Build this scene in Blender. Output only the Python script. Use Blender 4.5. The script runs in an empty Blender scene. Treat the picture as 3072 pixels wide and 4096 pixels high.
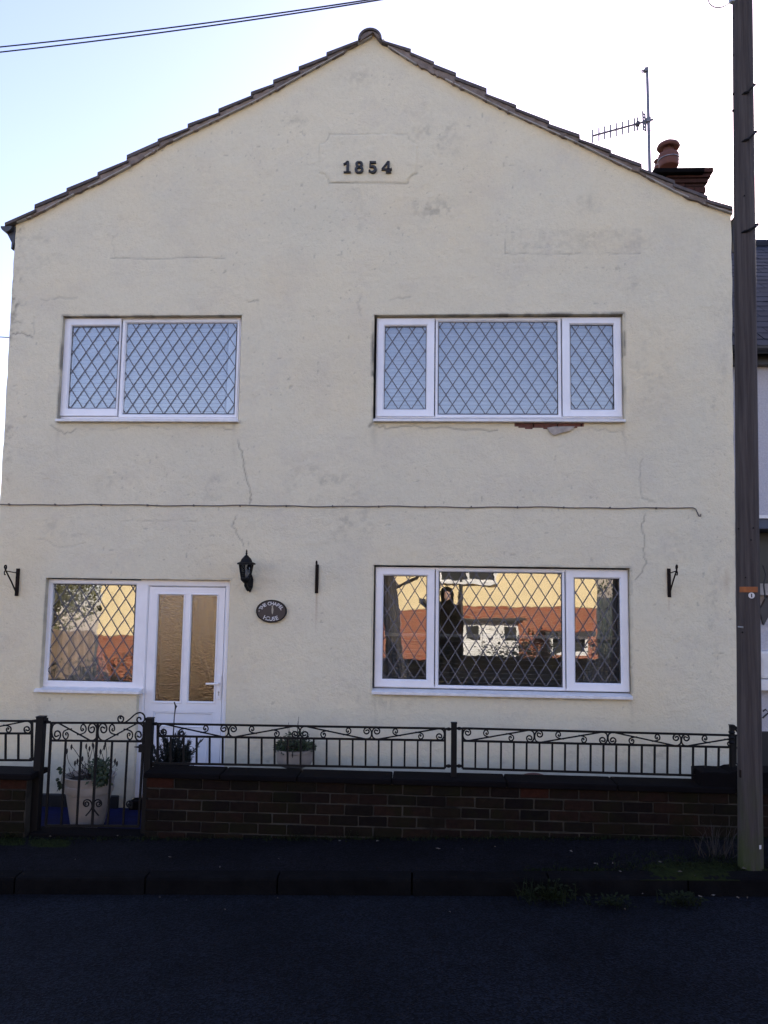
import bpy, bmesh, math, random
import numpy as np
from mathutils import Vector, Matrix
random.seed(7); rng = np.random.default_rng(11)
sc = bpy.context.scene
col = sc.collection

# ------------------------------------------------------------------ camera
F = 3100.0; PW, PH = 3072, 4096
YAW, PITCH, ROLL, CAMH = math.radians(3.0), math.radians(5.7), math.radians(0.8), 2.05
_r0 = np.array([math.cos(YAW), math.sin(YAW), 0.0])
_f = np.array([-math.sin(YAW)*math.cos(PITCH), math.cos(YAW)*math.cos(PITCH), math.sin(PITCH)])
_u0 = np.cross(_r0, _f)
RV = math.cos(ROLL)*_r0 + math.sin(ROLL)*_u0
UV = -math.sin(ROLL)*_r0 + math.cos(ROLL)*_u0
C0 = np.array([0.0, 0.0, CAMH])
cam_d = bpy.data.cameras.new('camera'); cam = bpy.data.objects.new('camera', cam_d); col.objects.link(cam)
cam_d.sensor_fit = 'VERTICAL'; cam_d.sensor_height = 36.0; cam_d.sensor_width = 27.0
cam_d.lens = F/PH*36.0; cam_d.clip_start = 0.05; cam_d.clip_end = 2000
m = Matrix.Identity(4)
for i in range(3):
    m[i][0] = RV[i]; m[i][1] = UV[i]; m[i][2] = -_f[i]; m[i][3] = C0[i]
cam.matrix_world = m
sc.camera = cam

# ------------------------------------------------------------------ sky, sun, exposure
SUN_EL, SUN_AZ = math.radians(25.0), math.radians(27.0)      # azimuth from +Y towards +X (behind the house, to the right)
w = bpy.data.worlds.new('World'); sc.world = w; w.use_nodes = True
nt = w.node_tree; bg = nt.nodes['Background']
sky = nt.nodes.new('ShaderNodeTexSky'); sky.sky_type = 'NISHITA'; sky.sun_disc = False
sky.sun_elevation = SUN_EL; sky.sun_rotation = SUN_AZ
sky.air_density = 1.0; sky.dust_density = 0.75; sky.ozone_density = 1.0
wb = nt.nodes.new('ShaderNodeMix'); wb.data_type = 'RGBA'; wb.blend_type = 'MULTIPLY'; wb.inputs[0].default_value = 1.0
wb.inputs[7].default_value = (1.06, .89, 1.01, 1)          # white balance of the whole sky
nt.links.new(sky.outputs[0], wb.inputs[6]); nt.links.new(wb.outputs[2], bg.inputs[0]); bg.inputs[1].default_value = 0.11
sun_d = bpy.data.lights.new('sun', 'SUN'); sun = bpy.data.objects.new('sun', sun_d); col.objects.link(sun)
sun_d.energy = 4.8; sun_d.angle = math.radians(0.53); sun_d.color = (1.0, 0.90, 0.76)
sdir = Vector((math.sin(SUN_AZ)*math.cos(SUN_EL), math.cos(SUN_AZ)*math.cos(SUN_EL), math.sin(SUN_EL)))
sun.rotation_euler = (-sdir).to_track_quat('-Z', 'Y').to_euler(); sun.location = (5, 30, 20)
vs = sc.view_settings; vs.view_transform = 'Standard'; vs.look = 'None'; vs.gamma = 1.0; vs.exposure = 1.93
vs.use_curve_mapping = False

# ------------------------------------------------------------------ pixel helpers (native 3072 x 4096)
def ray(px, py): return RV*(px-PW/2)/F + UV*(PH/2-py)/F + _f
def P(px, py, Y):
    d = ray(px, py); return C0 + d*(Y/d[1])
def G(px, py, z):
    d = ray(px, py); return C0 + d*((z-CAMH)/d[2])
def mirror(px, py, Yg, Yopp):            # where a window pane at depth Yg shows the far side of the street
    d = ray(px, py); q = C0 + d*(Yg/d[1]); d2 = d*np.array([1, -1, 1]); return q + d2*((Yopp-Yg)/d2[1])
def to_px(v):
    v = np.asarray(v) - C0; zz = v@_f
    return PW/2 + F*(v@RV)/zz, PH/2 - F*(v@UV)/zz

YF = 7.40        # rendered front of the house
YW = 6.30        # front face of the garden wall
YR = 6.42        # plane of the railings
YK = 5.45        # kerb face
GARDEN = -0.03
def zg(x): return 0.118 + 0.030*x        # the street climbs to the right

# ------------------------------------------------------------------ object helpers
WLOC = {}
def reg(o, loc): WLOC[o.name] = np.array(loc, float)
def thing(name, label, cat, loc, group=None):
    o = bpy.data.objects.new(name, None); col.objects.link(o); o.location = loc; o.empty_display_size = 0.1
    o['label'] = label; o['category'] = cat
    if group: o['group'] = group
    reg(o, loc); return o
def tag(o, label=None, cat=None, group=None, kind=None):
    for k, v in (('label', label), ('category', cat), ('group', group), ('kind', kind)):
        if v: o[k] = v
    return o
class MB:
    def __init__(s): s.v = []; s.f = []
    def add(s, vs, fs):
        b = len(s.v); s.v += [tuple(map(float, p)) for p in vs]; s.f += [tuple(i+b for i in f) for f in fs]; return s
    def box(s, x0, x1, y0, y1, z0, z1):
        return s.add([(x0,y0,z0),(x1,y0,z0),(x1,y1,z0),(x0,y1,z0),(x0,y0,z1),(x1,y0,z1),(x1,y1,z1),(x0,y1,z1)],
                     [(0,3,2,1),(4,5,6,7),(0,1,5,4),(1,2,6,5),(2,3,7,6),(3,0,4,7)])
    def hexa(s, a, b): # two quads
        return s.add(list(a)+list(b), [(3,2,1,0),(4,5,6,7),(0,1,5,4),(1,2,6,5),(2,3,7,6),(3,0,4,7)])
    def prism(s, poly, dvec):    # polygon (3d points) swept along dvec
        n = len(poly); poly = [np.array(p, float) for p in poly]; d = np.array(dvec, float)
        return s.add(poly+[p+d for p in poly], [tuple(range(n-1, -1, -1)), tuple(range(n, 2*n))]+[(i,(i+1)%n,(i+1)%n+n,i+n) for i in range(n)])
    def tube(s, pts, r, n=6, closed=False, cap=True):
        pts = [np.array(p, float) for p in pts]; k = len(pts)
        rr = r if hasattr(r, '__len__') else [r]*k
        up = None; vs = []; fs = []
        for i, p in enumerate(pts):
            a = pts[max(i-1, 0)]; b = pts[min(i+1, k-1)]
            if closed: a = pts[i-1]; b = pts[(i+1) % k]
            t = b-a; t = t/(np.linalg.norm(t)+1e-12)
            if up is None:
                up = np.array([0,0,1.0]) if abs(t[2]) < .9 else np.array([0,1.0,0])
            up = up - t*np.dot(up, t); up = up/(np.linalg.norm(up)+1e-12); sd = np.cross(t, up)
            for j in range(n):
                an = 2*math.pi*(j+.5)/n
                vs.append(p + rr[i]*(math.cos(an)*up+math.sin(an)*sd))
        for i in range(k if closed else k-1):
            for j in range(n):
                i2 = (i+1) % k
                fs.append((i*n+j, i*n+(j+1) % n, i2*n+(j+1) % n, i2*n+j))
        if cap and not closed:
            fs.append(tuple(range(n-1, -1, -1))); fs.append(tuple((k-1)*n+j for j in range(n)))
        return s.add(vs, fs)
    def lathe(s, prof, c, n=32, ax=1.0, ay=1.0):     # prof = [(r, z)] bottom to top
        vs = []; fs = []; k = len(prof)
        for r, z in prof:
            for j in range(n):
                a = 2*math.pi*j/n; vs.append((c[0]+ax*r*math.cos(a), c[1]+ay*r*math.sin(a), c[2]+z))
        for i in range(k-1):
            for j in range(n): fs.append((i*n+j, i*n+(j+1) % n, (i+1)*n+(j+1) % n, (i+1)*n+j))
        fs.append(tuple(range(n-1, -1, -1))); fs.append(tuple((k-1)*n+j for j in range(n)))
        return s.add(vs, fs)
    def ribbon(s, pts, ws, y0, y1):      # flat stroke in the x-z plane, from y0 to y1
        pts = [np.array(p, float) for p in pts]; k = len(pts)
        if not hasattr(ws, '__len__'): ws = [ws]*k
        L = []; Rr = []
        for i in range(k):
            t = pts[min(i+1, k-1)]-pts[max(i-1, 0)]; t = t/(np.linalg.norm(t)+1e-12); nn = np.array([-t[1], t[0]])
            L.append(pts[i]+nn*ws[i]/2); Rr.append(pts[i]-nn*ws[i]/2)
        for i in range(k-1):
            q = [L[i], L[i+1], Rr[i+1], Rr[i]]
            s.hexa([(a[0], y0, a[1]) for a in q], [(a[0], y1, a[1]) for a in q])
        return s
    def mesh(s, name, mat, smooth=False, c=None):
        v = np.array(s.v, float)
        if c is None: c = np.array([(v[:,0].min()+v[:,0].max())/2, (v[:,1].min()+v[:,1].max())/2, v[:,2].min()])
        me = bpy.data.meshes.new(name); me.from_pydata((v-c).tolist(), [], s.f); me.validate(); me.update()
        if mat: me.materials.append(mat)
        if smooth:
            me.polygons.foreach_set('use_smooth', [True]*len(me.polygons)); me.set_sharp_from_angle(angle=math.radians(40))
        return me, c
    def build(s, name, mat, parent=None, smooth=False, bevel=0, fixn=False):
        me, c = s.mesh(name, mat, smooth)
        if fixn:
            bm = bmesh.new(); bm.from_mesh(me); bmesh.ops.recalc_face_normals(bm, faces=bm.faces); bm.to_mesh(me); bm.free()
        return place(name, me, c, parent, bevel)
def place(name, me, c, parent=None, bevel=0, rot=None):
    o = bpy.data.objects.new(name, me); col.objects.link(o); c = np.array(c, float)
    if parent is not None:
        o.parent = parent; o.location = c - WLOC[parent.name]
    else: o.location = c
    if rot: o.rotation_euler = rot
    if bevel:
        b = o.modifiers.new('bevel', 'BEVEL'); b.width = bevel; b.segments = 2; b.limit_method = 'ANGLE'; b.angle_limit = math.radians(50)
    reg(o, c); return o

# ------------------------------------------------------------------ materials
def new_mat(name):
    mt = bpy.data.materials.new(name); mt.use_nodes = True; n = mt.node_tree
    return mt, n, n.nodes['Principled BSDF'], n.nodes['Material Output']
def nd(n, typ, **kw):
    x = n.nodes.new(typ)
    for k, v in kw.items():
        if k.startswith('i_'): x.inputs[int(k[2:]) if k[2:].isdigit() else k[2:].replace('_', ' ')].default_value = v
        else: setattr(x, k, v)
    return x
def ramp(n, fac, stops):
    r = n.nodes.new('ShaderNodeValToRGB'); el = r.color_ramp.elements
    while len(el) < len(stops): el.new(0.5)
    for e, (p, c) in zip(el, stops): e.position = p; e.color = tuple(c)+(1,) if len(c) == 3 else c
    n.links.new(fac, r.inputs[0]); return r.outputs[0]
def noise(n, scale, detail=6, rough=.6, co=None, dist=0):
    x = n.nodes.new('ShaderNodeTexNoise'); x.inputs['Scale'].default_value = scale; x.inputs['Detail'].default_value = detail
    x.inputs['Roughness'].default_value = rough; x.inputs['Distortion'].default_value = dist
    if co: n.links.new(co, x.inputs['Vector'])
    return x.outputs['Fac']
def wco(n, scale=None):
    g = n.nodes.new('ShaderNodeNewGeometry')
    if scale:
        mp = n.nodes.new('ShaderNodeMapping'); mp.inputs['Scale'].default_value = scale; n.links.new(g.outputs['Position'], mp.inputs['Vector']); return mp.outputs[0]
    return g.outputs['Position']
def mix(n, fac, a, b, typ='MIX'):
    x = n.nodes.new('ShaderNodeMix'); x.data_type = 'RGBA'; x.blend_type = typ
    for sk, v in ((x.inputs[0], fac), (x.inputs[6], a), (x.inputs[7], b)):
        if isinstance(v, (int, float)): sk.default_value = v
        elif isinstance(v, tuple): sk.default_value = v+(1,) if len(v) == 3 else v
        else: n.links.new(v, sk)
    return x.outputs[2]
def bump(n, h, bsdf, strength=.3, dist=.01):
    b = n.nodes.new('ShaderNodeBump'); b.inputs['Strength'].default_value = strength; b.inputs['Distance'].default_value = dist
    n.links.new(h, b.inputs['Height']); n.links.new(b.outputs[0], bsdf.inputs['Normal'])
def simple(name, c1, c2=None, scale=8, rough=.6, bs=0.0, bscale=None, bdist=.004, objvar=0.0, metal=0, spec=.5, stretch=None):
    mt, n, b, o = new_mat(name); co = wco(n, stretch)
    c2 = c2 or tuple(x*.7 for x in c1)
    f = noise(n, scale, 6, .6, co)
    c = ramp(n, f, [(.3, c2), (.7, c1)])
    if objvar:
        oi = n.nodes.new('ShaderNodeObjectInfo'); hs = n.nodes.new('ShaderNodeHueSaturation')
        mr = n.nodes.new('ShaderNodeMapRange'); mr.inputs[3].default_value = 1-objvar; mr.inputs[4].default_value = 1+objvar
        n.links.new(oi.outputs['Random'], mr.inputs[0]); n.links.new(mr.outputs[0], hs.inputs['Value']); n.links.new(c, hs.inputs['Color']); c = hs.outputs[0]
    n.links.new(c, b.inputs['Base Color']); b.inputs['Roughness'].default_value = rough; b.inputs['Metallic'].default_value = metal
    b.inputs['Specular IOR Level'].default_value = spec
    if bs: bump(n, noise(n, bscale or scale*6, 8, .65, co), b, bs, bdist)
    return mt
M = {}
# painted render on the front
mt, n, b, o = new_mat('cream_render'); co = wco(n)
at = nd(n, 'ShaderNodeAttribute', attribute_name='stain'); af = nd(n, 'ShaderNodeAttribute', attribute_name='fresh'); ar = nd(n, 'ShaderNodeAttribute', attribute_name='rust')
aw = nd(n, 'ShaderNodeAttribute', attribute_name='weather')
base = ramp(n, noise(n, 1.1, 5, .55, co), [(.3, (.645, .595, .445)), (.7, (.695, .632, .462))])
g2 = ramp(n, noise(n, 2.6, 8, .7, co), [(.50, (0,0,0)), (.74, (1,1,1))])
mm = nd(n, 'ShaderNodeMath', operation='MULTIPLY'); n.links.new(g2, mm.inputs[0]); n.links.new(aw.outputs['Fac'], mm.inputs[1])
c = mix(n, mm.outputs[0], base, (.545, .495, .405))
sp = ramp(n, noise(n, 46, 3, .6, co), [(.69, (0,0,0)), (.80, (1,1,1))])
spm = nd(n, 'ShaderNodeMath', operation='MULTIPLY'); n.links.new(sp, spm.inputs[0]); n.links.new(g2, spm.inputs[1])
c = mix(n, spm.outputs[0], c, (.27, .255, .23))
fine = ramp(n, noise(n, 30, 6, .7, co), [(.3, (.93,.93,.93)), (.6, (1.0,1.0,1.0))])
c = mix(n, 1.0, c, fine, 'MULTIPLY')
c = mix(n, af.outputs['Fac'], c, (.72, .58, .34))
c = mix(n, ar.outputs['Fac'], c, (.30, .17, .08))
c = mix(n, at.outputs['Fac'], c, (.075, .07, .066))
n.links.new(c, b.inputs['Base Color']); b.inputs['Roughness'].default_value = .75; b.inputs['Specular IOR Level'].default_value = .25
h1 = noise(n, 55, 6, .6, co); h2 = noise(n, 9, 5, .6, co); h3 = noise(n, 150, 3, .5, co)
a1 = nd(n, 'ShaderNodeMath', operation='MULTIPLY_ADD'); a1.inputs[1].default_value = 2.2; n.links.new(h2, a1.inputs[0]); n.links.new(h1, a1.inputs[2])
a2 = nd(n, 'ShaderNodeMath', operation='MULTIPLY_ADD'); a2.inputs[1].default_value = .35; n.links.new(h3, a2.inputs[0]); n.links.new(a1.outputs[0], a2.inputs[2])
bump(n, a2.outputs[0], b, .55, .012)
M['render'] = mt
M['upvc'] = simple('white_upvc', (.80,.80,.82), (.72,.72,.74), 5, .32, .05, 40, .001)
M['upvc_dirty'] = simple('weathered_upvc', (.74,.74,.74), (.60,.59,.57), 14, .4)
M['gasket'] = simple('rubber_gasket', (.02,.02,.022), None, 5, .6)
M['lead'] = simple('lead_strip', (.13,.13,.15), (.085,.085,.10), 20, .55, metal=.3)
M['iron'] = simple('black_painted_iron', (.004,.004,.0048), (.002,.002,.0024), 20, .6, .15, 60, .001, spec=.2)
M['iron_rust'] = simple('rusty_black_iron', (.007,.006,.006), (.018,.010,.007), 18, .8, .3, 60, .002, spec=.15)
M['tile'] = simple('concrete_roof_tile', (.11,.092,.09), (.05,.043,.044), 9, .9, .6, 50, .006, .15)
M['mortar_bed'] = simple('verge_mortar', (.27,.22,.19), (.13,.105,.093), 7, .95, .9, 40, .012, .12)
M['undercloak'] = simple('undercloak_strip', (.42,.40,.37), (.25,.23,.21), 10, .9)
M['brick_dark'] = None
def brick_mat(name, cols, moss=0.0, rough=.9):
    mt, n, b, o = new_mat(name); co = wco(n); oi = n.nodes.new('ShaderNodeObjectInfo')
    c = ramp(n, oi.outputs['Random'], [((i+.0)/max(len(cols)-1, 1), x) for i, x in enumerate(cols)])
    c = mix(n, 1.0, c, ramp(n, noise(n, 24, 7, .7, co), [(.3, (.55,.55,.55)), (.7, (1.15,1.15,1.15))]), 'MULTIPLY')
    if moss:
        mk = ramp(n, noise(n, 3.2, 7, .65, co), [(.48, (0,0,0)), (.66, (moss,moss,moss))])
        c = mix(n, mk, c, (.0088,.0088,.0034))
    n.links.new(c, b.inputs['Base Color']); b.inputs['Roughness'].default_value = rough; b.inputs['Specular IOR Level'].default_value = .08
    bump(n, noise(n, 90, 6, .7, co), b, .5, .004); return mt
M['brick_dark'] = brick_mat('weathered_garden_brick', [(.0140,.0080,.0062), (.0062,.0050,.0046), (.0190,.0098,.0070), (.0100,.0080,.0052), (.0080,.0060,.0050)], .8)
M['brick_orange'] = brick_mat('orange_garden_brick', [(.036,.012,.007), (.028,.010,.0065)], .2)
M['mortar'] = simple('grey_lime_mortar', (.056,.050,.040), (.008,.007,.006), 3, .95, .6, 70, .006, spec=.1)
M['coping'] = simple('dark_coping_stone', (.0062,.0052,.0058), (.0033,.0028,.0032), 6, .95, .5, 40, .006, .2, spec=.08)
M['brick_red'] = brick_mat('red_chimney_brick', [(.060,.028,.024), (.048,.025,.021), (.072,.032,.026)])
M['brick_patch'] = brick_mat('bared_house_brick', [(.21,.095,.075), (.17,.085,.07)])
M['flake'] = simple('broken_render', (.42,.37,.31), (.28,.245,.21), 20, .9, .6, 60, .006)
M['terracotta'] = simple('terracotta_pot', (.13,.046,.032), (.075,.028,.022), 6, .75, .2, 30, .004)
M['slate'] = simple('blue_grey_slate', (.016,.020,.029), (.008,.010,.015), 7, .7, .4, 30, .005, .35, spec=.2)
M['pebbledash'] = simple('white_pebbledash', (.62,.61,.64), (.48,.47,.50), 60, .9, .9, 90, .02)
M['alu'] = simple('aerial_aluminium', (.20,.20,.22), (.13,.13,.14), 10, .5, metal=.6)
M['cable'] = simple('grey_cable', (.14,.125,.11), (.09,.08,.07), 20, .7)
M['cable_black'] = simple('black_cable', (.03,.03,.033), None, 20, .6)
M['blinds'] = simple('white_blind_slat', (.42,.46,.53), (.34,.38,.45), 3, .5)
M['blinds_grey'] = simple('grey_blind_slat', (.36,.35,.34), (.26,.25,.25), 3, .5)
M['plaster'] = simple('interior_plaster', (.32,.30,.28), (.25,.235,.22), 2, .9)
M['floorboard'] = simple('interior_floor', (.10,.07,.05), None, 5, .7)
M['curtain'] = simple('grey_net_curtain', (.34,.34,.36), (.26,.26,.28), 4, .9)
M['black_paint'] = simple('black_painted_plinth', (.008,.008,.009), None, 6, .6, .3, 40, .004)
M['digit'] = simple('black_numeral_paint', (.012,.011,.012), (.02,.018,.018), 12, .5)
M['pot_white'] = simple('cream_plastic_pot', (.36,.33,.29), (.25,.225,.195), 5, .55, .1, 30, .002)
M['planter'] = simple('weathered_cream_planter', (.30,.265,.225), (.19,.165,.14), 7, .8, .3, 40, .004)
M['soil'] = simple('potting_soil', (.02,.015,.011), None, 20, 1)
M['leaf_dark'] = simple('dark_conifer_leaf', (.008,.016,.016), (.0045,.009,.0095), 9, .6)
M['leaf_green'] = simple('green_leaf', (.022,.044,.010), (.009,.020,.006), 14, .55)
M['leaf_dry'] = simple('dry_brown_stem', (.026,.020,.015), (.013,.010,.008), 12, .8)
M['grass'] = simple('verge_grass', (.010,.016,.0035), (.004,.007,.002), 9, .8, spec=.15)
M['moss'] = simple('pavement_moss', (.015,.022,.004), (.006,.009,.0024), 16, .95, .8, 80, .01, spec=.1)
M['litter'] = simple('fallen_leaf_litter', (.11,.095,.08), (.03,.025,.02), 25, .9)
M['orange_plate'] = simple('orange_pole_plate', (.33,.10,.018), (.20,.06,.014), 25, .7)
M['disc'] = simple('white_disc', (.62,.62,.63), None, 12, .5)
M['galv'] = simple('galvanised_metal', (.42,.42,.42), (.28,.28,.28), 25, .45, metal=.7)
M['plaque'] = simple('dark_blue_plaque', (.010,.011,.022), (.016,.016,.024), 18, .4)
M['letter'] = simple('white_letter_paint', (.66,.66,.66), (.50,.50,.50), 40, .5)
M['gold'] = simple('pale_emblem_paint', (.40,.37,.30), None, 30, .5)
M['gutter'] = simple('black_plastic_gutter', (.018,.018,.022), (.03,.03,.034), 6, .45)
M['opp_cream'] = simple('cream_painted_render', (.78,.64,.37), (.72,.585,.34), 1.5, .85, .3, 60, .006)
M['opp_white'] = simple('white_painted_joinery', (.8,.79,.76), None, 5, .5)
M['fence_wood'] = simple('weathered_fence_board', (.24,.17,.115), (.15,.105,.07), 6, .85, .4, 40, .004, .25, stretch=(4,4,.6))
M['hedge'] = simple('hedge_leaf', (.16,.15,.055), (.07,.075,.026), 5, .6)
M['clothes'] = simple('dark_winter_coat', (.005,.0048,.005), (.003,.003,.003), 12, .95, spec=.05)
M['skin'] = simple('skin', (.42,.26,.19), (.36,.21,.15), 12, .55)
M['hair'] = simple('dark_hair', (.02,.014,.010), None, 30, .6)
M['dark_door'] = simple('dark_green_door', (.012,.014,.014), None, 5, .4)
M['bluegrey'] = simple('blue_grey_fascia', (.055,.070,.105), (.04,.05,.075), 5, .6)
M['house_side'] = simple('grey_side_render', (.34,.33,.30), (.26,.25,.23), 3, .9, .4, 50, .01)
# asphalt (road / pavement)
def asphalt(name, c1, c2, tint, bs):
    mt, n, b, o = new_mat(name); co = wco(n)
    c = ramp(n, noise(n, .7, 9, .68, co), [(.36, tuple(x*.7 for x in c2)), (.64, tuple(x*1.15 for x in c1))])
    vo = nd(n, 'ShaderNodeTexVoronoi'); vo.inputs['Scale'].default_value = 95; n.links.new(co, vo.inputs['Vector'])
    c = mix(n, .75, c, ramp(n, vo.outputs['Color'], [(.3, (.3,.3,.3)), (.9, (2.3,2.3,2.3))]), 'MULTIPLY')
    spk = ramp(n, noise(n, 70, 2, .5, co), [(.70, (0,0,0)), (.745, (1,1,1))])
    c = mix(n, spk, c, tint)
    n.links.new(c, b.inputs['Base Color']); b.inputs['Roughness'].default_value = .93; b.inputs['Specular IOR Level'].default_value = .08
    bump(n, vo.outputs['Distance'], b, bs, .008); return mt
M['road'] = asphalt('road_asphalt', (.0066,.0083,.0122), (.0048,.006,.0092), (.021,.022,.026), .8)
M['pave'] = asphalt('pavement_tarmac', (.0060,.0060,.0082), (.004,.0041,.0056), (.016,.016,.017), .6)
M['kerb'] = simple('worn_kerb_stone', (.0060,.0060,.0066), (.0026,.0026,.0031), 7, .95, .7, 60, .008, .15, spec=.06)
M['blue_floor'] = simple('blue_painted_concrete', (.008,.011,.060), (.005,.0065,.028), 9, .9, .5, 50, .005, spec=.1)
M['ground'] = simple('rough_ground', (.06,.065,.03), (.04,.04,.022), 2, .95)
M['brickwall_opp'] = None
mt, n, b, o = new_mat('opposite_brickwork'); co = wco(n, (1, 1, 1)); 
sep = n.nodes.new('ShaderNodeSeparateXYZ'); n.links.new(co, sep.inputs[0]); cmb = n.nodes.new('ShaderNodeCombineXYZ'); n.links.new(sep.outputs[0], cmb.inputs[0]); n.links.new(sep.outputs[2], cmb.inputs[1])
br = n.nodes.new('ShaderNodeTexBrick'); n.links.new(cmb.outputs[0], br.inputs['Vector']); br.inputs['Scale'].default_value = 1
br.inputs['Brick Width'].default_value = .225; br.inputs['Row Height'].default_value = .075; br.inputs['Mortar Size'].default_value = .006
br.inputs['Color1'].default_value = (.30,.085,.040,1); br.inputs['Color2'].default_value = (.21,.058,.030,1); br.inputs['Mortar'].default_value = (.38,.27,.18,1)
n.links.new(br.outputs[0], b.inputs['Base Color']); b.inputs['Roughness'].default_value = .9; M['brickwall_opp'] = mt
# glazing: both faces of a thin sheet reflect; the rest passes
def glass(name, k, add, rough=0.0, bstr=0.0, bscale=3.0, tint=(1,1,1), bdist=.002):
    mt, n, b, o = new_mat(name); n.nodes.remove(b)
    tr = n.nodes.new('ShaderNodeBsdfTransparent'); tr.inputs[0].default_value = tint+(1,)
    gl = n.nodes.new('ShaderNodeBsdfGlossy'); gl.inputs['Roughness'].default_value = rough; gl.inputs[0].default_value = (1,1,1,1)
    fr = n.nodes.new('ShaderNodeFresnel'); fr.inputs[0].default_value = 1.5
    ma = nd(n, 'ShaderNodeMath', operation='MULTIPLY_ADD'); ma.inputs[1].default_value = k; ma.inputs[2].default_value = add; ma.use_clamp = True
    n.links.new(fr.outputs[0], ma.inputs[0]); ms = n.nodes.new('ShaderNodeMixShader')
    n.links.new(ma.outputs[0], ms.inputs[0]); n.links.new(tr.outputs[0], ms.inputs[1]); n.links.new(gl.outputs[0], ms.inputs[2]); n.links.new(ms.outputs[0], o.inputs[0])
    if bstr:
        bp = n.nodes.new('ShaderNodeBump'); bp.inputs['Strength'].default_value = bstr; bp.inputs['Distance'].default_value = bdist
        n.links.new(noise(n, bscale, 3, .5, wco(n)), bp.inputs['Height']); n.links.new(bp.outputs[0], gl.inputs['Normal'])
    return mt
M['glass'] = glass('window_glass', 2.5, .01, 0, .3, 2.6, (.93,.95,.95), .0021)
M['glass_up'] = glass('upper_window_glass', 2.3, .01, 0, .4, 3.0, (.93,.95,.95), .003)
M['glass_obscure'] = glass('obscure_glass', 1.9, .05, .08, 1.0, 66, (.50,.45,.38), .0036)
M['lamp_glass'] = glass('lantern_glass', 1.6, .04, .05, .3, 30, (.8,.8,.8))

# ================================================================== GROUND
def sheet(name, fz, x0, x1, nx, ys, mat, kind='structure', thick=0):
    xs = np.linspace(x0, x1, nx); mb = MB(); vs = [(x, y, fz(x, y)) for y in ys for x in xs]; k = len(ys)
    mb.add(vs, [(j*nx+i, j*nx+i+1, (j+1)*nx+i+1, (j+1)*nx+i) for j in range(k-1) for i in range(nx-1)])
    return tag(mb.build(name, mat), kind=kind)
sheet('ground', lambda x, y: -1.6, -600, 600, 2, [-600, 600], M['ground'])
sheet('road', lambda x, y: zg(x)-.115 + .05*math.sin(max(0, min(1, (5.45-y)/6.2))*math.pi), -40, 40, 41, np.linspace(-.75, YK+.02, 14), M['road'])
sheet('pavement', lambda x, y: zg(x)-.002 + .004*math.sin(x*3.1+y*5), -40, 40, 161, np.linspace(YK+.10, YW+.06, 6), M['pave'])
sheet('garden_floor', lambda x, y: GARDEN, -4.6, 4.2, 2, [YW+.05, YF+.02], M['blue_floor'])
# step from the pavement down to the garden floor under the gate and wall
kr = MB(); kr.box(-40, 40, YK+.02, YK+.05, -1.7, -1.65)
kerb = bpy.data.objects.new('kerb', None); col.objects.link(kerb); kerb['kind'] = 'structure'; reg(kerb, (0,0,0))
kx0 = P(59, 3515, YK)[0]
for i in range(-5, 8):
    a = kx0 + i*.915 + .006; b2 = a + .903
    za, zb = zg(a), zg(b2); j = random.uniform(-.004, .004)
    mb = MB(); y0, y1 = YK+j, YK+.125
    prof = [(y0, -.25), (y0, -.022), (y0+.006, -.008), (y0+.02, 0.0), (y1, 0.003), (y1, -.25)]
    segs = 7; vs = []; 
    for q in range(segs+1):
        x = a+(b2-a)*q/segs; zz = zg(x)
        for (yy, dz) in prof:
            jj = random.uniform(-.003, .003) if 0 < q < segs else 0
            vs.append((x, yy+jj, zz+dz+jj))
    k = len(prof); fs = [(q*k+p, (q+1)*k+p, (q+1)*k+(p+1) % k, q*k+(p+1) % k) for q in range(segs) for p in range(k)]
    fs += [tuple(range(k)), tuple(segs*k+p for p in range(k-1, -1, -1))]
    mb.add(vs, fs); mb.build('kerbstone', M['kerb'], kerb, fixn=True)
# the far pavement and the lower ground in front of the houses opposite
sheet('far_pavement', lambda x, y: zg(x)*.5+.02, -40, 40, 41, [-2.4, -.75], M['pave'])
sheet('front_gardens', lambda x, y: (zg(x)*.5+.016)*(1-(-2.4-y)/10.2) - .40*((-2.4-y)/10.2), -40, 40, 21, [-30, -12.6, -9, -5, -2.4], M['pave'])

# ================================================================== THE HOUSE
house = thing('house', 'cream rendered two storey gabled house dated 1854 with white leaded windows', 'house', (-.6, YF, GARDEN))
def pxr(q, Y):          # mean upright rectangle of four pixel corners TL TR BR BL
    a = [P(x, y, Y) for x, y in q]
    return ((a[0][0]+a[3][0])/2, (a[1][0]+a[2][0])/2, (a[2][2]+a[3][2])/2, (a[0][2]+a[1][2])/2)
H_UL = pxr([(250,1262),(968,1262),(953,1686),(231,1678)], YF)
H_UR = pxr([(1496,1260),(2496,1254),(2496,1682),(1491,1680)], YF)
H_GR = pxr([(1496,2262),(2523,2270),(2527,2788),(1487,2766)], YF)
lx0, lx1, _, lzt = pxr([(181,2314),(926,2318),(890,3100),(142,3100)], YF)
lzw = P(160, 2764, YF)[2]; lxm = (P(572, 2400, YF)[0]+P(541, 2780, YF)[0])/2; lzb = P(523, 3198, YF)[2]
zB = GARDEN
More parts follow.
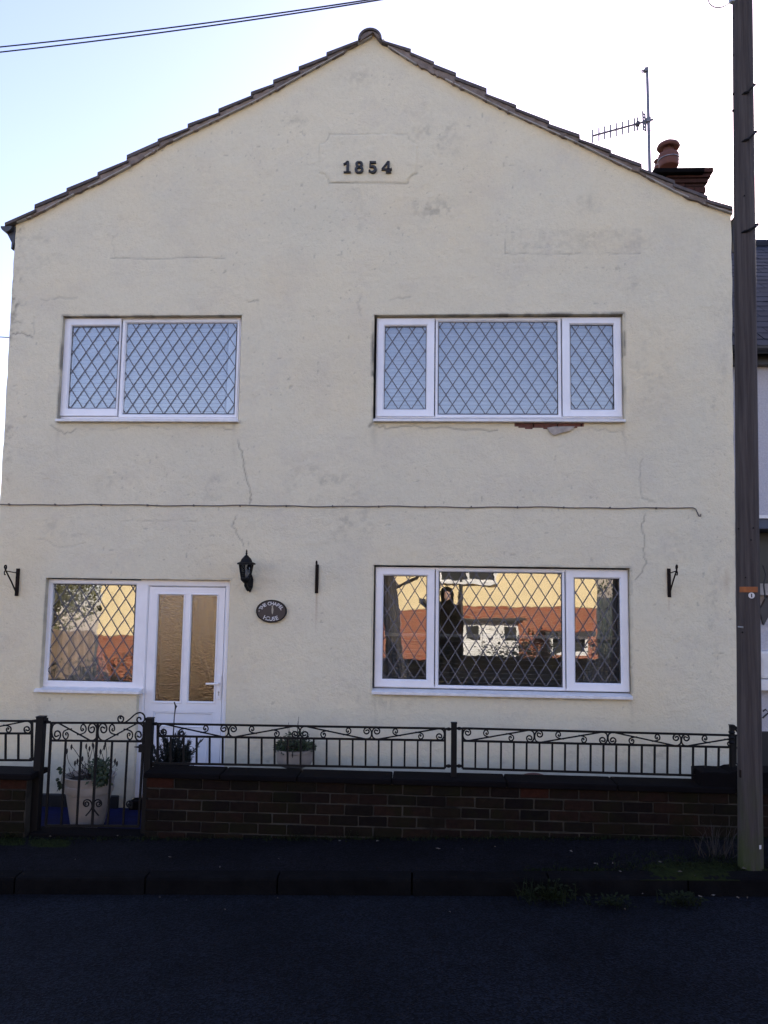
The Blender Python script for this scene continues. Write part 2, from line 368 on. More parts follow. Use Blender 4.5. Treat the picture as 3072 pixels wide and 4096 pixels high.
# wall grid
vl = [(65,889),(148,855),(265,790),(395,728),(512,667),(648,583),(1024,401),(1490,143)]
vr = [(1490,143),(1654,250),(2048,453),(2313,571),(2443,636),(2597,710),(2727,778),(2844,824),(2931,852)]
rl = np.array([P(x, y, YF)[[0,2]] for x, y in vl+vr[1:]])
xl, xr = rl[0,0]-.0, rl[-1,0]
ztop = rl[:,1].max()
dc = .0125
def lines(a, b, extra):
    ex = sorted(set([a, b]+[e for e in extra if a < e < b])); out = []
    for p, q in zip(ex[:-1], ex[1:]):
        k = max(1, int(round((q-p)/dc))); out += list(np.linspace(p, q, k, endpoint=False))
    return np.array(out+[b])
gx = lines(xl, xr, [H_UL[0],H_UL[1],H_UR[0],H_UR[1],H_GR[0],H_GR[1],lx0,lxm,lx1])
gz = lines(zB-.1, ztop+.02, [H_UL[2],H_UL[3],H_UR[2],H_UR[3],H_GR[2],H_GR[3],lzt,lzw,lzb])
X, Z = np.meshgrid(gx, gz); nx, nz = len(gx), len(gz)
# smooth value noise
def vnoise(X, Z, s, seed):
    r = np.random.default_rng(seed); N = 128; t = r.random((N, N))
    u = X*s; v = Z*s; i = np.floor(u).astype(int); j = np.floor(v).astype(int); fu = u-i; fv = v-j
    fu = fu*fu*(3-2*fu); fv = fv*fv*(3-2*fv); g = lambda a, c: t[a % N, c % N]
    return (g(i,j)*(1-fu)+g(i+1,j)*fu)*(1-fv)+(g(i,j+1)*(1-fu)+g(i+1,j+1)*fu)*fv
def fbm(s, seed, o=4):
    return sum(vnoise(X, Z, s*2**k, seed+k)*.5**k for k in range(o))/sum(.5**k for k in range(o))
Yd = np.full_like(X, YF)
Yd += (fbm(.9, 3)-.5)*.018 + (fbm(7, 20)-.5)*.006 + (fbm(22, 40, 2)-.5)*.0035
# leaning edges of the old wall
lE = np.interp(Z, [zB, P(0,2006,YF)[2], P(62,901,YF)[2]], [P(-48,3100,YF)[0], P(0,2006,YF)[0], P(62,901,YF)[0]])
rE = np.interp(Z, [zB, P(2949,2900,YF)[2], P(2925,860,YF)[2]], [P(2950,3000,YF)[0], P(2949,2900,YF)[0], P(2925,860,YF)[0]])
wl = np.clip(1-(X-xl)/.4, 0, 1); wr = np.clip(1-(xr-X)/.4, 0, 1)
edge_n = (fbm(6, 70, 3)-.5)*.014
Xd = X + (lE-xl+edge_n)*wl + (rE-xr+edge_n)*wr
pts = np.stack([X.ravel(), np.full(X.size, YF), Z.ravel()], 1)
v = pts - C0; zz = v@_f; PX = (PW/2+F*(v@RV)/zz).reshape(X.shape); PY = (PH/2-F*(v@UV)/zz).reshape(X.shape)
stain = np.zeros_like(X); fresh = np.zeros_like(X); rust = np.zeros_like(X); weather = np.ones_like(X)*.45
def dist_poly(poly, closed=False):
    d = np.full(X.shape, 1e9); q = list(poly)+([poly[0]] if closed else [])
    for (ax, ay), (bx, by) in zip(q[:-1], q[1:]):
        L = (bx-ax)**2+(by-ay)**2; t = np.clip(((PX-ax)*(bx-ax)+(PY-ay)*(by-ay))/max(L, 1e-6), 0, 1)
        d = np.minimum(d, np.hypot(PX-ax-t*(bx-ax), PY-ay-t*(by-ay)))
    return d
def jag(poly, amp=5, sub=5):
    out = []
    for (ax, ay), (bx, by) in zip(poly[:-1], poly[1:]):
        for k in range(sub): 
            t = k/sub; out.append((ax+(bx-ax)*t+random.uniform(-amp, amp), ay+(by-ay)*t+random.uniform(-amp, amp)))
    return out+[poly[-1]]
brk = fbm(5, 90, 3)
def crack(poly, wd=3.2, dark=.55, amp=5, relief=.004):
    global stain, Yd
    d = dist_poly(jag(poly, amp)); k = np.clip(1-d/(wd*1.5), 0, 1)*np.clip((brk-.30)*5, .15, 1)
    stain = np.maximum(stain, k*dark); Yd += k*relief
crack([(950,1750),(968,1820),(985,1900),(1005,1980),(998,2015)], 3, .6)
crack([(945,2062),(930,2100),(950,2140),(975,2185)], 2.5, .5)
crack([(860,1145),(915,1155),(940,1185),(1000,1205),(1035,1200)], 3, .5)
crack([(1030,1200),(1035,1260),(1060,1330)], 4, .25)
crack([(2585,2060),(2565,2100),(2580,2150),(2575,2210),(2585,2260),(2540,2320)], 3, .5)
crack([(2570,1790),(2560,1900),(2570,1990),(2620,2010)], 3, .28)
crack([(445,1033),(530,1033),(640,1036),(760,1030),(900,1034)], 2.5, .4, 2)
crack([(455,1030),(450,960),(475,930)], 2.5, .15)
crack([(2020,1015),(2200,1018),(2400,1012),(2560,1015)], 2.5, .35, 3)
crack([(165,1200),(230,1190),(310,1190)], 4, .28)
crack([(45,1335),(90,1335),(130,1350)], 3, .7)
crack([(135,1265),(135,1340)], 2.5, .4)
crack([(40,1290),(80,1290)], 4, .4)
crack([(1440,1260),(1432,1210),(1445,1170)], 4, .22); crack([(1560,1195),(1640,1188)], 4, .3)
crack([(200,1705),(260,1735),(330,1715),(420,1720),(560,1705),(700,1720),(820,1705),(930,1712),(1010,1720)], 3, .45, 8)
crack([(1490,1700),(1540,1712),(1620,1705),(1720,1712),(1840,1715),(1990,1720)], 3.5, .5, 7)
crack([(2330,1712),(2400,1718),(2480,1725),(2510,1760)], 3, .3, 7)
crack([(2860,2612),(2920,2612)], 2.5, .45, 2)
crack([(150,2155),(260,2190),(340,2170)], 3, .2, 8)
crack([(480,2085),(620,2085),(790,2088)], 3, .16, 4)
# sunk line of the date tablet, scooped corners
x0t, x1t, y0t, y1t, rr = 1278, 1670, 538, 733, 38
tab = []
for cx, cy, a0 in ((x1t, y0t, 180), (x1t, y1t, 90), (x0t, y1t, 0), (x0t, y0t, 270)):
    for k in range(7):
        a = math.radians(a0+15*k); tab.append((cx+rr*math.cos(a), cy-rr*math.sin(a)))
dT = dist_poly(tab, True)
inT = ((PX > x0t) & (PX < x1t) & (PY > y0t) & (PY < y1t))
k = np.clip(1-dT/4.0, 0, 1); hol = np.clip((fbm(4, 140, 3)-.46)*5, .03, 1)*np.where(PY < 560, .9, .45)
hol = np.where((PY > 690) & (brk > .42), np.maximum(hol, .8), hol)
stain = np.maximum(stain, k*.5*hol); Yd += k*.004
inside = inT & (dT > 3) & ~((np.hypot(PX-x0t, PY-y0t) < rr) | (np.hypot(PX-x1t, PY-y0t) < rr) | (np.hypot(PX-x0t, PY-y1t) < rr) | (np.hypot(PX-x1t, PY-y1t) < rr))
Yd -= inside*.006
def blot(cx, cy, rx, ry, amt, seed, s=9, th=.5):
    global stain
    d = np.sqrt(((PX-cx)/rx)**2+((PY-cy)/ry)**2); k = np.clip(1-d, 0, 1)**.6
    stain = np.maximum(stain, amt*k*np.clip((fbm(s, seed)-th+.06)*4, 0, 1)*np.clip((fbm(28, seed+2, 2)-.38)*4, .12, 1))
for i, a in enumerate([(60,1190,50,140,.8),(40,1350,30,120,.6),(70,980,40,120,.35),(25,1760,26,260,.4),(1430,555,110,35,.5),(1740,560,120,130,.3),(1450,290,190,80,.2),
          (1730,840,120,60,.38),(2550,1170,60,80,.4),(2850,1620,60,40,.4),(2390,960,280,60,.22),(1420,860,60,140,.2),(1290,1950,170,120,.28),(470,1960,110,90,.22),
          (820,1950,120,60,.25),(1400,2080,120,120,.25),(2760,2180,120,80,.25),(1390,2800,90,70,.35),(1600,2810,140,40,.25),(250,2110,120,60,.2),(2900,1300,60,300,.22),
          (2020,850,40,30,.4),(1560,450,200,60,.2),(1180,480,60,40,.3),(2300,820,120,60,.25),(1010,1500,60,150,.16),(2600,1500,120,200,.14),(400,900,160,60,.14),
          (150,1000,100,130,.2),(2870,2420,50,300,.22),(2480,3010,300,60,.3),(1200,2960,300,60,.25)]):
    blot(*a[:5], 200+i*5)
# roughened patched area
pat = ((PX > 2020) & (PX < 2565) & (PY > 915) & (PY < 1018)); weather += pat*.5; stain = np.maximum(stain, pat*(.02+.09*np.clip(fbm(26, 77, 2)-.45, 0, 1)*3))
stain = np.maximum(stain, .30*np.clip(1-np.abs(PX-2020)/4, 0, 1)*((PY > 915) & (PY < 1018))*np.clip((brk-.3)*4, 0, 1))
# darkness of old mould along the reveals
def mould(ax, ay, bx, by, wd, amt, seed):
    global stain
    d = dist_poly([(ax, ay), (bx, by)]); stain = np.maximum(stain, amt*np.clip(1-d/wd, 0, 1)*np.clip((fbm(8, seed)-.3)*3, .25, 1))
for i, a in enumerate([(250,1262,968,1262,7,.75),(250,1265,231,1672,8,.7),(1494,1262,2000,1258,7,.7),(2000,1258,2496,1252,8,.85),(2496,1255,2500,1420,9,.9),(1492,1290,1492,1500,11,.95),(1490,1500,1490,1690,8,.5),
          (2500,1420,2500,1680,8,.5),(1494,2262,2523,2270,6,.55),(2525,2270,2530,2770,6,.4),(1492,2270,1486,2760,6,.35),(181,2314,926,2318,5,.5),(183,2316,162,2760,6,.45),(135,2772,560,2774,5,.3),
          (2480,2282,2525,2282,6,.5),(1488,2784,2530,2804,6,.5),(225,1690,955,1692,6,.35),(1490,1690,2500,1690,6,.35),(1490,1690,1478,1705,10,.7)]):
    mould(*a, 300+3*i)
# runs below the sills
for i, (x_, y_, ln_, a_) in enumerate([(232,1690,150,.22),(940,1692,190,.26),(1500,1692,170,.22),(2495,1690,160,.24),(1640,1692,90,.12),(700,1692,110,.12),(1500,2785,190,.20),(2520,2806,170,.20),(150,2776,150,.20),(2000,2800,110,.10),(548,2776,100,.14)]):
    wv = x_+6*np.sin(PY*.02+i)+10*(fbm(3, 800+i, 2)-.5)
    stain = np.maximum(stain, a_*np.clip(1-np.abs(PX-wv)/(9+5*(i % 3)), 0, 1)*np.clip((y_+ln_-PY)/ln_, 0, 1)*(PY > y_)*np.clip((fbm(9, 820+i)-.25)*3, .2, 1))
# damp, splashed grime near the ground
stain = np.maximum(stain, .30*np.clip((PY-3010)/200, 0, 1)*np.clip((fbm(5, 860)-.3)*3, .1, 1))
# rust drip under the middle bracket
d = dist_poly([(1268,2374),(1266,2450),(1264,2540)]); rust = np.maximum(rust, np.clip(1-d/4.5, 0, 1)*np.clip((2545-PY)/170, 0, 1)*.8)
d = dist_poly([(2676,2392),(2674,2440)]); rust = np.maximum(rust, np.clip(1-d/5, 0, 1)*.25)
d = np.hypot((PX-2668)/10, (PY-2300)/45); rust = np.maximum(rust, np.clip(1-d, 0, 1)*.4)
d = np.hypot((PX-2935)/24, (PY-2330)/70); rust = np.maximum(rust, np.clip(1-d, 0, 1)*.3)
# paint kept fresh just under the verge
zr = np.interp(X, rl[:,0], rl[:,1]); du = zr-Z
fresh = np.clip(1-du/.20, 0, 1)**1.3*.85*np.clip(.4+1.2*fbm(2.2, 410, 3), 0, 1)
fresh = np.clip(fresh, 0, 1)
und = np.clip(1-np.abs(PY-1712)/40, 0, 1)*(((PX > 225) & (PX < 955)) | ((PX > 1490) & (PX < 2500)))
fresh = np.maximum(fresh, und*.3*fbm(3, 430))
fresh = np.maximum(fresh, .25*np.clip(fbm(1.0, 450, 3)-.45, 0, 1)*3)
# chipped pits
pit = (vnoise(X, Z, 33, 501) > .93)*(fbm(1.4, 520, 3) > .52)
stain = np.maximum(stain, pit*.30*np.clip(vnoise(X, Z, 60, 540)*1.6, 0, 1)); Yd += pit*.003
# plaster fallen away below the upper right window
hole_r = (PX > 2057) & (PX < 2333) & (PY > 1676) & (PY < 1713+8*vnoise(X, Z, 9, 611)-np.clip(np.abs(PX-2195)-95, 0, 60)*.25)
def inrect(h): return lambda cx, cz: (cx > h[0]) & (cx < h[1]) & (cz > h[2]) & (cz < h[3])
cx = (X[:-1,:-1]+X[1:,1:])/2; cz = (Z[:-1,:-1]+Z[1:,1:])/2
kill = np.zeros_like(cx, bool)
for h in (H_UL, H_UR, H_GR): kill |= inrect(h)(cx, cz)
kill |= (cx > lx0) & (cx < lxm) & (cz > lzw) & (cz < lzt)
kill |= (cx > lxm) & (cx < lx1) & (cz > lzb) & (cz < lzt)
kill |= hole_r[:-1,:-1]
kill |= cz > np.interp(cx, rl[:,0], rl[:,1])+.035
idx = np.arange(nx*nz).reshape(nz, nx)
quads = np.stack([idx[:-1,:-1], idx[:-1,1:], idx[1:,1:], idx[1:,:-1]], -1)[~kill]
V = np.stack([Xd, Yd, Z], -1).reshape(-1, 3)
# reveals: turn every free edge of the openings back into the wall
kp = np.pad(kill, 1, constant_values=False)
rev = []
def ei(a, b): rev.append((a, b))
jj, ii = np.where(kill & (cz < np.interp(cx, rl[:,0], rl[:,1])+.03))
Kset = kill
for j, i in zip(jj, ii):
    if i > 0 and not kill[j, i-1]: ei(idx[j+1, i], idx[j, i])
    if i < nx-2 and not kill[j, i+1]: ei(idx[j, i+1], idx[j+1, i+1])
    if j > 0 and not kill[j-1, i]: ei(idx[j, i], idx[j, i+1])
    if j < nz-2 and not kill[j+1, i]: ei(idx[j+1, i+1], idx[j+1, i])
rv = {}
newv = []; base_n = len(V)
def bk(a):
    if a not in rv: rv[a] = base_n+len(newv); q = V[a].copy(); q[1] = YF+.13; newv.append(q)
    return rv[a]
rq = np.array([(a, bk(a), bk(b2), b2) for a, b2 in rev])
V2 = np.vstack([V, np.array(newv)]); faces = np.vstack([quads, rq])
sel = np.array(list(rv.keys()))
def ext(a): f = a.ravel(); return np.concatenate([f, f[sel]])
used = np.zeros(len(V2), bool); used[faces.ravel()] = True; remap = np.cumsum(used)-1
V3 = V2[used]; faces = remap[faces]
me = bpy.data.meshes.new('gable_wall'); org = np.array([-.6, YF, GARDEN])
me.vertices.add(len(V3)); me.vertices.foreach_set('co', (V3-org).astype(np.float32).ravel())
me.loops.add(faces.size); me.loops.foreach_set('vertex_index', faces.astype(np.int32).ravel())
me.polygons.add(len(faces)); me.polygons.foreach_set('loop_start', np.arange(0, faces.size, 4, dtype=np.int32)); me.polygons.foreach_set('loop_total', np.full(len(faces), 4, np.int32))
me.polygons.foreach_set('use_smooth', np.ones(len(faces), bool)); me.update(calc_edges=True); me.validate()
for nm, a in (('stain', stain), ('fresh', fresh), ('rust', rust), ('weather', weather)):
    at = me.attributes.new(nm, 'FLOAT', 'POINT'); at.data.foreach_set('value', np.clip(ext(a)[used], 0, 1).astype(np.float32))
me.set_sharp_from_angle(angle=math.radians(50)); me.materials.append(M['render'])
wall = place('gable_wall', me, org, house)
# brick showing where the render has fallen off, and the loose flake hanging below it
zb = P(2195, 1690, YF)[2]; bx = P(2050, 1690, YF)[0]
for i in range(4):
    MB().box(bx-.02+i*.228, bx+.198+i*.228, YF+.012, YF+.11, zb-.075, zb+.012).build('brick', M['brick_patch'], house, bevel=.003)
fl = [(2190,1712),(2215,1707),(2255,1706),(2300,1706),(2280,1722),(2240,1733),(2215,1741),(2200,1728)]
mb = MB(); mb.prism([P(x, y, YF-.03) for x, y in fl], (0, .045, .012)); o = mb.build('render_flake', M['flake'], house)
# side and back walls, floors, partitions
XL, XR, YB = xl+.02, xr-.02, YF+9.0
ze = rl[0,1]-.02; zer = rl[-1,1]-.02
MB().box(XL, XL+.24, YF+.10, YB, zB, ze).build('side_wall', M['house_side'], house)
MB().box(XR-.24, XR, YF+.10, YB, zB, zer).build('side_wall', M['house_side'], house)
apex = P(1490, 143, YF)
MB().prism([(XL, YB, zB), (XR, YB, zB), (XR, YB, zer), (apex[0], YB, apex[2]-.05), (XL, YB, ze)], (0, .25, 0)).build('back_wall', M['house_side'], house)
MB().box(XL+.24, XR-.24, YF+.30, YB, 2.62, 2.85).build('floor_slab', M['plaster'], house)
MB().box(XL+.24, XR-.24, YF+.16, YB, -.02, .05).build('floor_slab', M['floorboard'], house)
MB().box(XL+.24, XR-.24, YF+.16, YB, 5.15, 5.3).build('ceiling_slab', M['plaster'], house)
MB().box(XL+.24, XR-.24, YF+4.2, YF+4.3, .05, 2.62).build('partition_wall', M['plaster'], house)
MB().box(XL+.24, XR-.24, YF+4.2, YF+4.3, 2.85, 5.15).build('partition_wall', M['plaster'], house)
MB().box(-1.2, -1.1, YF+.2, YF+4.2, .05, 2.62).build('partition_wall', M['plaster'], house)
MB().box(-1.2, -1.1, YF+.2, YF+4.2, 2.85, 5.15).build('partition_wall', M['plaster'], house)
# black painted plinth at the foot of the wall
pz = P(300, 3176, YF)[2]
MB().box(P(130, 3190, YF)[0], P(476, 3190, YF)[0], YF-.035, YF+.02, zB-.05, pz).build('plinth', M['black_paint'], house, bevel=.008)
MB().box(P(915, 3190, YF)[0], XR, YF-.030, YF+.02, zB-.05, pz-.02).build('plinth', M['black_paint'], house, bevel=.008)
MB().box(lxm-.01, lx1+.01, YF-.06, YF+.20, zB-.05, lzb).build('door_step', M['coping'], house, bevel=.006)

# ---- numerals 1854
def numeral(ch, px0, px1, py0, py1):
    a = P(px0, py1, YF-.02); c = P(px1, py0, YF-.02); W = c[0]-a[0]; Hh = c[2]-a[2]
    mb = MB(); y0, y1 = YF-.034, YF-.004
    def rb(pts, ws): mb.ribbon([(a[0]+u*W, a[2]+v*Hh) for u, v in pts], [q*W for q in (ws if hasattr(ws, '__len__') else [ws]*len(pts))], y0, y1)
    def arc(cx, cy, rx, ry, a0, a1, n=18): return [(cx+rx*math.cos(math.radians(a0+(a1-a0)*k/n)), cy+ry*math.sin(math.radians(a0+(a1-a0)*k/n))) for k in range(n+1)]
    if ch == '1':
        rb([(.56,.04),(.56,1.0)], .36); rb([(.02,.05),(1.0,.05)], .17); rb([(.0,.74),(.28,.84),(.56,.99)], [.17,.18,.16])
    elif ch == '8':
        c1 = arc(.5, .75, .33, .20, 0, 360, 24); c2 = arc(.5, .27, .40, .23, 0, 360, 24)
        rb(c1, [.15+.13*abs(math.cos(2*math.pi*k/24)) for k in range(25)]); rb(c2, [.15+.16*abs(math.cos(2*math.pi*k/24)) for k in range(25)])
    elif ch == '5':
        rb([(.12,.91),(.92,.91)], [.26,.22]); rb([(.20,.96),(.17,.52)], .15)
        q = arc(.46, .31, .40, .25, 135, -150, 20); rb(q, [.13+.19*math.sin(math.pi*k/20) for k in range(21)]); rb(arc(.13,.17,.06,.04,0,360,8), .14)
    else:
        rb([(.66,.04),(.66,1.0)], .24); rb([(.62,.98),(.06,.32)], [.13,.13]); rb([(.0,.30),(1.0,.30)], .13); rb([(.42,.05),(.94,.05)], .14); rb([(.95,.24),(.95,.40)], .08)
    o = mb.build('date_numeral', M['digit'], house); return o
for ch, a, c in (('1',1374,1404),('8',1420,1453),('5',1474,1507),('4',1526,1568)): numeral(ch, a, c, 646, 692)

# ---- verge tiles, mortar bedding, ridge, roof
sl = [(18,889),(137,821),(265,752),(389,686),(506,623),(630,552),(750,492),(873,432),(1003,364),(1092,318),(1194,265),(1305,207),(1425,146)]
sr = [(2932,827),(2832,784),(2700,720),(2568,656),(2445,597),(2320,538),(2198,481),(2066,415),(1947,355),(1825,293),(1737,244),(1644,191),(1530,142)]
YV = YF-.055
lowl = np.array(vl, float); lowr = np.array(vr[::-1], float)
def low(px, side):
    q = lowl if side < 0 else vr
    q = np.array(q, float); return np.interp(px, q[:,0], q[:,1])
for side, st in ((-1, sl), (1, sr)):
    for i in range(len(st)-1):
        (ax, ay), (bx_, by_) = st[i], st[i+1]
        jy = random.uniform(-4, 4)
        stp = 13
        lift = 0
        # profile of the tile: lower end stands proud of the tile below
        ex = (bx_-ax)*.05
        tp = [(ax, ay+jy), (bx_+ex, by_+stp+jy), (bx_+ex, by_+stp+11), (ax, ay+14+jy)]
        pts = [P(x, y, YV) for x, y in tp]
        mb = MB(); mb.prism(pts, (0, .36, 0)); mb.build('verge_tile', M['tile'], house, bevel=.004, fixn=True)
        # bedding below it
        n_ = 7; top = []; bot = []
        x0_, x1_ = ax, bx_
        if side < 0 and i == 0: x0_ = 62
        for q in range(n_+1):
            x = x0_+(x1_-x0_)*q/n_; t = (x-ax)/(bx_-ax); yt = ay+(by_+stp-ay)*t+9; yb = low(x, side)+random.uniform(-4, 4)+1
            top.append(P(x, yt, YV+.012+random.uniform(-.006, .006))); bot.append(P(x, max(yb, yt+4), YV+.024+random.uniform(-.007, .007)))
        mb = MB(); vs_ = []
        for a_, b_ in zip(top, bot): vs_ += [a_, b_, b_+np.array([0,.08,0]), a_+np.array([0,.09,0])]
        fs_ = [(4*q+p, 4*q+(p+1) % 4, 4*(q+1)+(p+1) % 4, 4*(q+1)+p) for q in range(n_) for p in range(4)]+[(0,3,2,1), tuple(4*n_+p for p in range(4))]
        mb.add(vs_, fs_); mb.build('mortar_bedding', M['mortar_bed'], house, fixn=True)
    uc = [P(x, low(x, side)-1.5, YV+.018) for x in np.linspace(66 if side < 0 else 1494, 1488 if side < 0 else 2930, 26)]
    for a_, b_ in zip(uc[:-1], uc[1:]):
        if random.random() < .75: MB().hexa([a_+np.array([0,0,.006]), b_+np.array([0,0,.006]), b_-np.array([0,0,.005]), a_-np.array([0,0,.005])], [q+np.array([0,.08,s_]) for q, s_ in ((a_,.006),(b_,.006),(b_,-.005),(a_,-.005))]).build('undercloak', M['undercloak'], house, fixn=True)
def slab(side):
    st = sl if side < 0 else sr
    a_ = P(st[0][0], st[0][1]+30, YF); b_ = P(1478, 128, YF); b_ = np.array([apex[0]-.02*side*0, YF, apex[2]+.02])
    mb = MB(); th = .06
    mb.prism([a_, b_, b_+np.array([0,0,th]), a_+np.array([0,0,th])], (0, 9.3, 0))
    return mb
for side in (-1, 1):
    mb = slab(side); o = mb.build('roof_slope', M['tile'], house, fixn=True)
    o.location[1] += .12
# ridge tiles along the top
rc = P(1480, 158, YV); 
for k in range(20):
    mb = MB(); y0 = YV-.02+k*.45; y1 = y0+.445; R_, r_ = .122, .10; n_ = 12; vs_ = []
    for yy in (y0, y1):
        for rad in (R_, r_):
            for q in range(n_+1):
                a_ = math.pi*q/n_; vs_.append((rc[0]+rad*math.cos(a_), yy, rc[2]-.005+rad*math.sin(a_)*1.0))
    m_ = n_+1; fs_ = []
    for q in range(n_):
        fs_ += [(q, q+1, 2*m_+q+1, 2*m_+q), (m_+q, m_+q+1, 3*m_+q+1, 3*m_+q), (q, q+1, m_+q+1, m_+q), (2*m_+q, 2*m_+q+1, 3*m_+q+1, 3*m_+q)]
    mb.add(vs_, fs_); mb.build('ridge_tile', M['tile'], house, fixn=True, smooth=True)
mb = MB(); mb.prism([(rc[0]+.108*math.cos(math.pi*q/12), YV-.005, rc[2]-.02+.108*math.sin(math.pi*q/12)) for q in range(13)]+[(apex[0]+.01, YV-.005, apex[2]-.004)], (0, .09, 0)); mb.build('ridge_mortar', M['mortar_bed'], house)
# gutter ends at both eaves
def gutter(cx_, cz_, r):
    mb = MB(); n_ = 10; prof = [(r*math.cos(math.pi+math.pi*q/n_), r*math.sin(math.pi+math.pi*q/n_)) for q in range(n_+1)]
    prof = prof+[(x*.9, z*.9) for x, z in prof[::-1]]
    mb.prism([(cx_+x, YF-.04, cz_+z) for x, z in prof], (0, 9.2, 0)); g = mb.build('gutter', M['gutter'], house, fixn=True)
    MB().prism([(cx_+r*math.cos(math.pi+math.pi*q/n_), YF-.045, cz_+r*math.sin(math.pi+math.pi*q/n_)) for q in range(n_+1)], (0, .008, 0)).build('stop_end', M['gutter'], g)
    return g
gl_ = P(34, 912, YF); gutter(gl_[0], gl_[2], .058)
pb = [P(x, y, YF) for x, y in ((40,905),(62,903),(58,965),(50,992),(44,995),(46,970),(30,938))]
MB().prism(pb, (0, .05, 0)).build('fascia_bracket', M['gutter'], house, fixn=True)
gr_ = P(2958, 868, YF); gutter(gr_[0], gr_[2], .055)
MB().box(XR+.05, XR+.09, YF-.0, YF+9, gr_[2]-.14, gr_[2]+.02).build('fascia_board', M['gutter'], house)
mb = MB(); mb.tube([(XR+.045, YF+.02, gr_[2]-.03), (XR+.03, YF+.02, gr_[2]-.16), (XR+.035, YF+.02, gr_[2]-.35)], .022, 8); mb.build('downpipe', M['gutter'], house)

# ---- chimney behind the verge
ch_y = 9.6
def cp(px, py, Y=ch_y): return P(px, py, Y)
chm = MB(); a_ = cp(2680, 702); b_ = cp(2822, 800)
chm.box(a_[0]-.02, b_[0], ch_y+.02, ch_y+.9, b_[2]-1.2, a_[2]).build
chim = chm.build('chimney', M['mortar'], house)
for r_ in range(10):
    zt = a_[2]-r_*.078
    off = 0 if r_ % 2 else .115
    xx = a_[0]-.03-off
    while xx < b_[0]+.005:
        x2 = min(xx+.218, b_[0]+.008); x1 = max(xx, a_[0]-.03)
        if x2-x1 > .03: MB().box(x1, x2, ch_y+random.uniform(.004, .010), ch_y+.11, zt-.068, zt).build('brick', M['brick_red'], chim)
        xx += .228
# oversailing courses stepping out, cap slab
for q, (l_, r2, y0_, y1_) in enumerate([(2672,2830,716,734),(2664,2838,700,717),(2655,2846,681,701)]):
    A = cp(l_, y1_); B = cp(r2, y0_); MB().box(A[0], B[0], ch_y-.02-.025*q, ch_y+.93+.025*q, A[2], B[2]-.001).build('oversailing_course', M['brick_red'], chim, bevel=.004)
A = cp(2616, 690, ch_y-.12); B = cp(2819, 668, ch_y-.12)
mb = MB(); A2 = cp(2640, 690, ch_y-.1); MB().box(A[0], B[0], ch_y-.12, ch_y+.95, A[2], B[2]).build('cap_slab', M['coping'], chim, bevel=.01)
def pot(cx_px, top_py, bot_py, Y, wpx):
    c_ = P(cx_px, bot_py, Y); t_ = P(cx_px, top_py, Y); Hh = t_[2]-c_[2]; r = abs(P(cx_px+wpx/2, bot_py, Y)[0]-c_[0])
    prof = [(.86*r,0),(.95*r,.06*Hh),(.93*r,.30*Hh),(.94*r,.33*Hh),(.98*r,.42*Hh),(.96*r,.46*Hh),(.90*r,.49*Hh),(.65*r,.50*Hh),(.50*r,.51*Hh)]
    mb = MB(); mb.lathe(prof, c_, 28); p_ = mb.build('chimney_pot', M['terracotta'], chim, smooth=True)
    mb = MB()
    mb.lathe([(.50*r,.50*Hh),(.50*r,.80*Hh)], c_, 24); mb.build('cowl_neck', M['terracotta'], p_, smooth=True)
    mb = MB(); mb.lathe([(.49*r,.76*Hh),(1.0*r,.71*Hh),(1.10*r,.77*Hh),(.98*r,.87*Hh),(.62*r,.96*Hh),(.2*r,1.0*Hh),(.02*r,1.0*Hh)], c_, 28); mb.build('cowl_cap', M['terracotta'], p_, smooth=True)
    mb = MB(); mb.tube([(c_[0]+.995*r*math.cos(math.radians(a)), c_[1]+.995*r*math.sin(math.radians(a)), c_[2]+.27*Hh+.02*Hh*math.cos(math.radians(a))) for a in range(0, 360, 12)], .006, 5, closed=True); mb.build('wire_tie', M['galv'], p_)
pot(2675, 566, 668, ch_y+.15, 84); pot(2640, 636, 676, ch_y+.72, 44)
MB().box(cp(2622,680)[0], cp(2650,680)[0], ch_y+.5, ch_y+.9, cp(2640,690)[2]-.2, cp(2640,676)[2]).build('pot_flaunching', M['coping'], chim)

# ================================================================== WINDOWS
def ring(mb, o_, i_, y0, y1, ins=0.0):     # rectangular frame with a chamfered inner edge
    (ox0, ox1, oz0, oz1), (ix0, ix1, iz0, iz1) = o_, i_
    def rc_(x0, x1, z0, z1, y): return [(x0,y,z0),(x1,y,z0),(x1,y,z1),(x0,y,z1)]
    e = min(.012, abs(ix0-ox0)*.4)
    R_ = [rc_(ox0,ox1,oz0,oz1,y1), rc_(ox0,ox1,oz0,oz1,y0+.004), rc_(ox0+.004,ox1-.004,oz0+.004,oz1-.004,y0), rc_(ix0-e,ix1+e,iz0-e,iz1+e,y0), rc_(ix0,ix1,iz0,iz1,y0+.014), rc_(ix0,ix1,iz0,iz1,y1)]
    k = len(R_); vs = [p for r in R_ for p in r]; fs = []
    for a in range(k):
        b_ = (a+1) % k
        for j in range(4): fs.append((a*4+j, a*4+(j+1) % 4, b_*4+(j+1) % 4, b_*4+j))
    return mb.add(vs, fs)
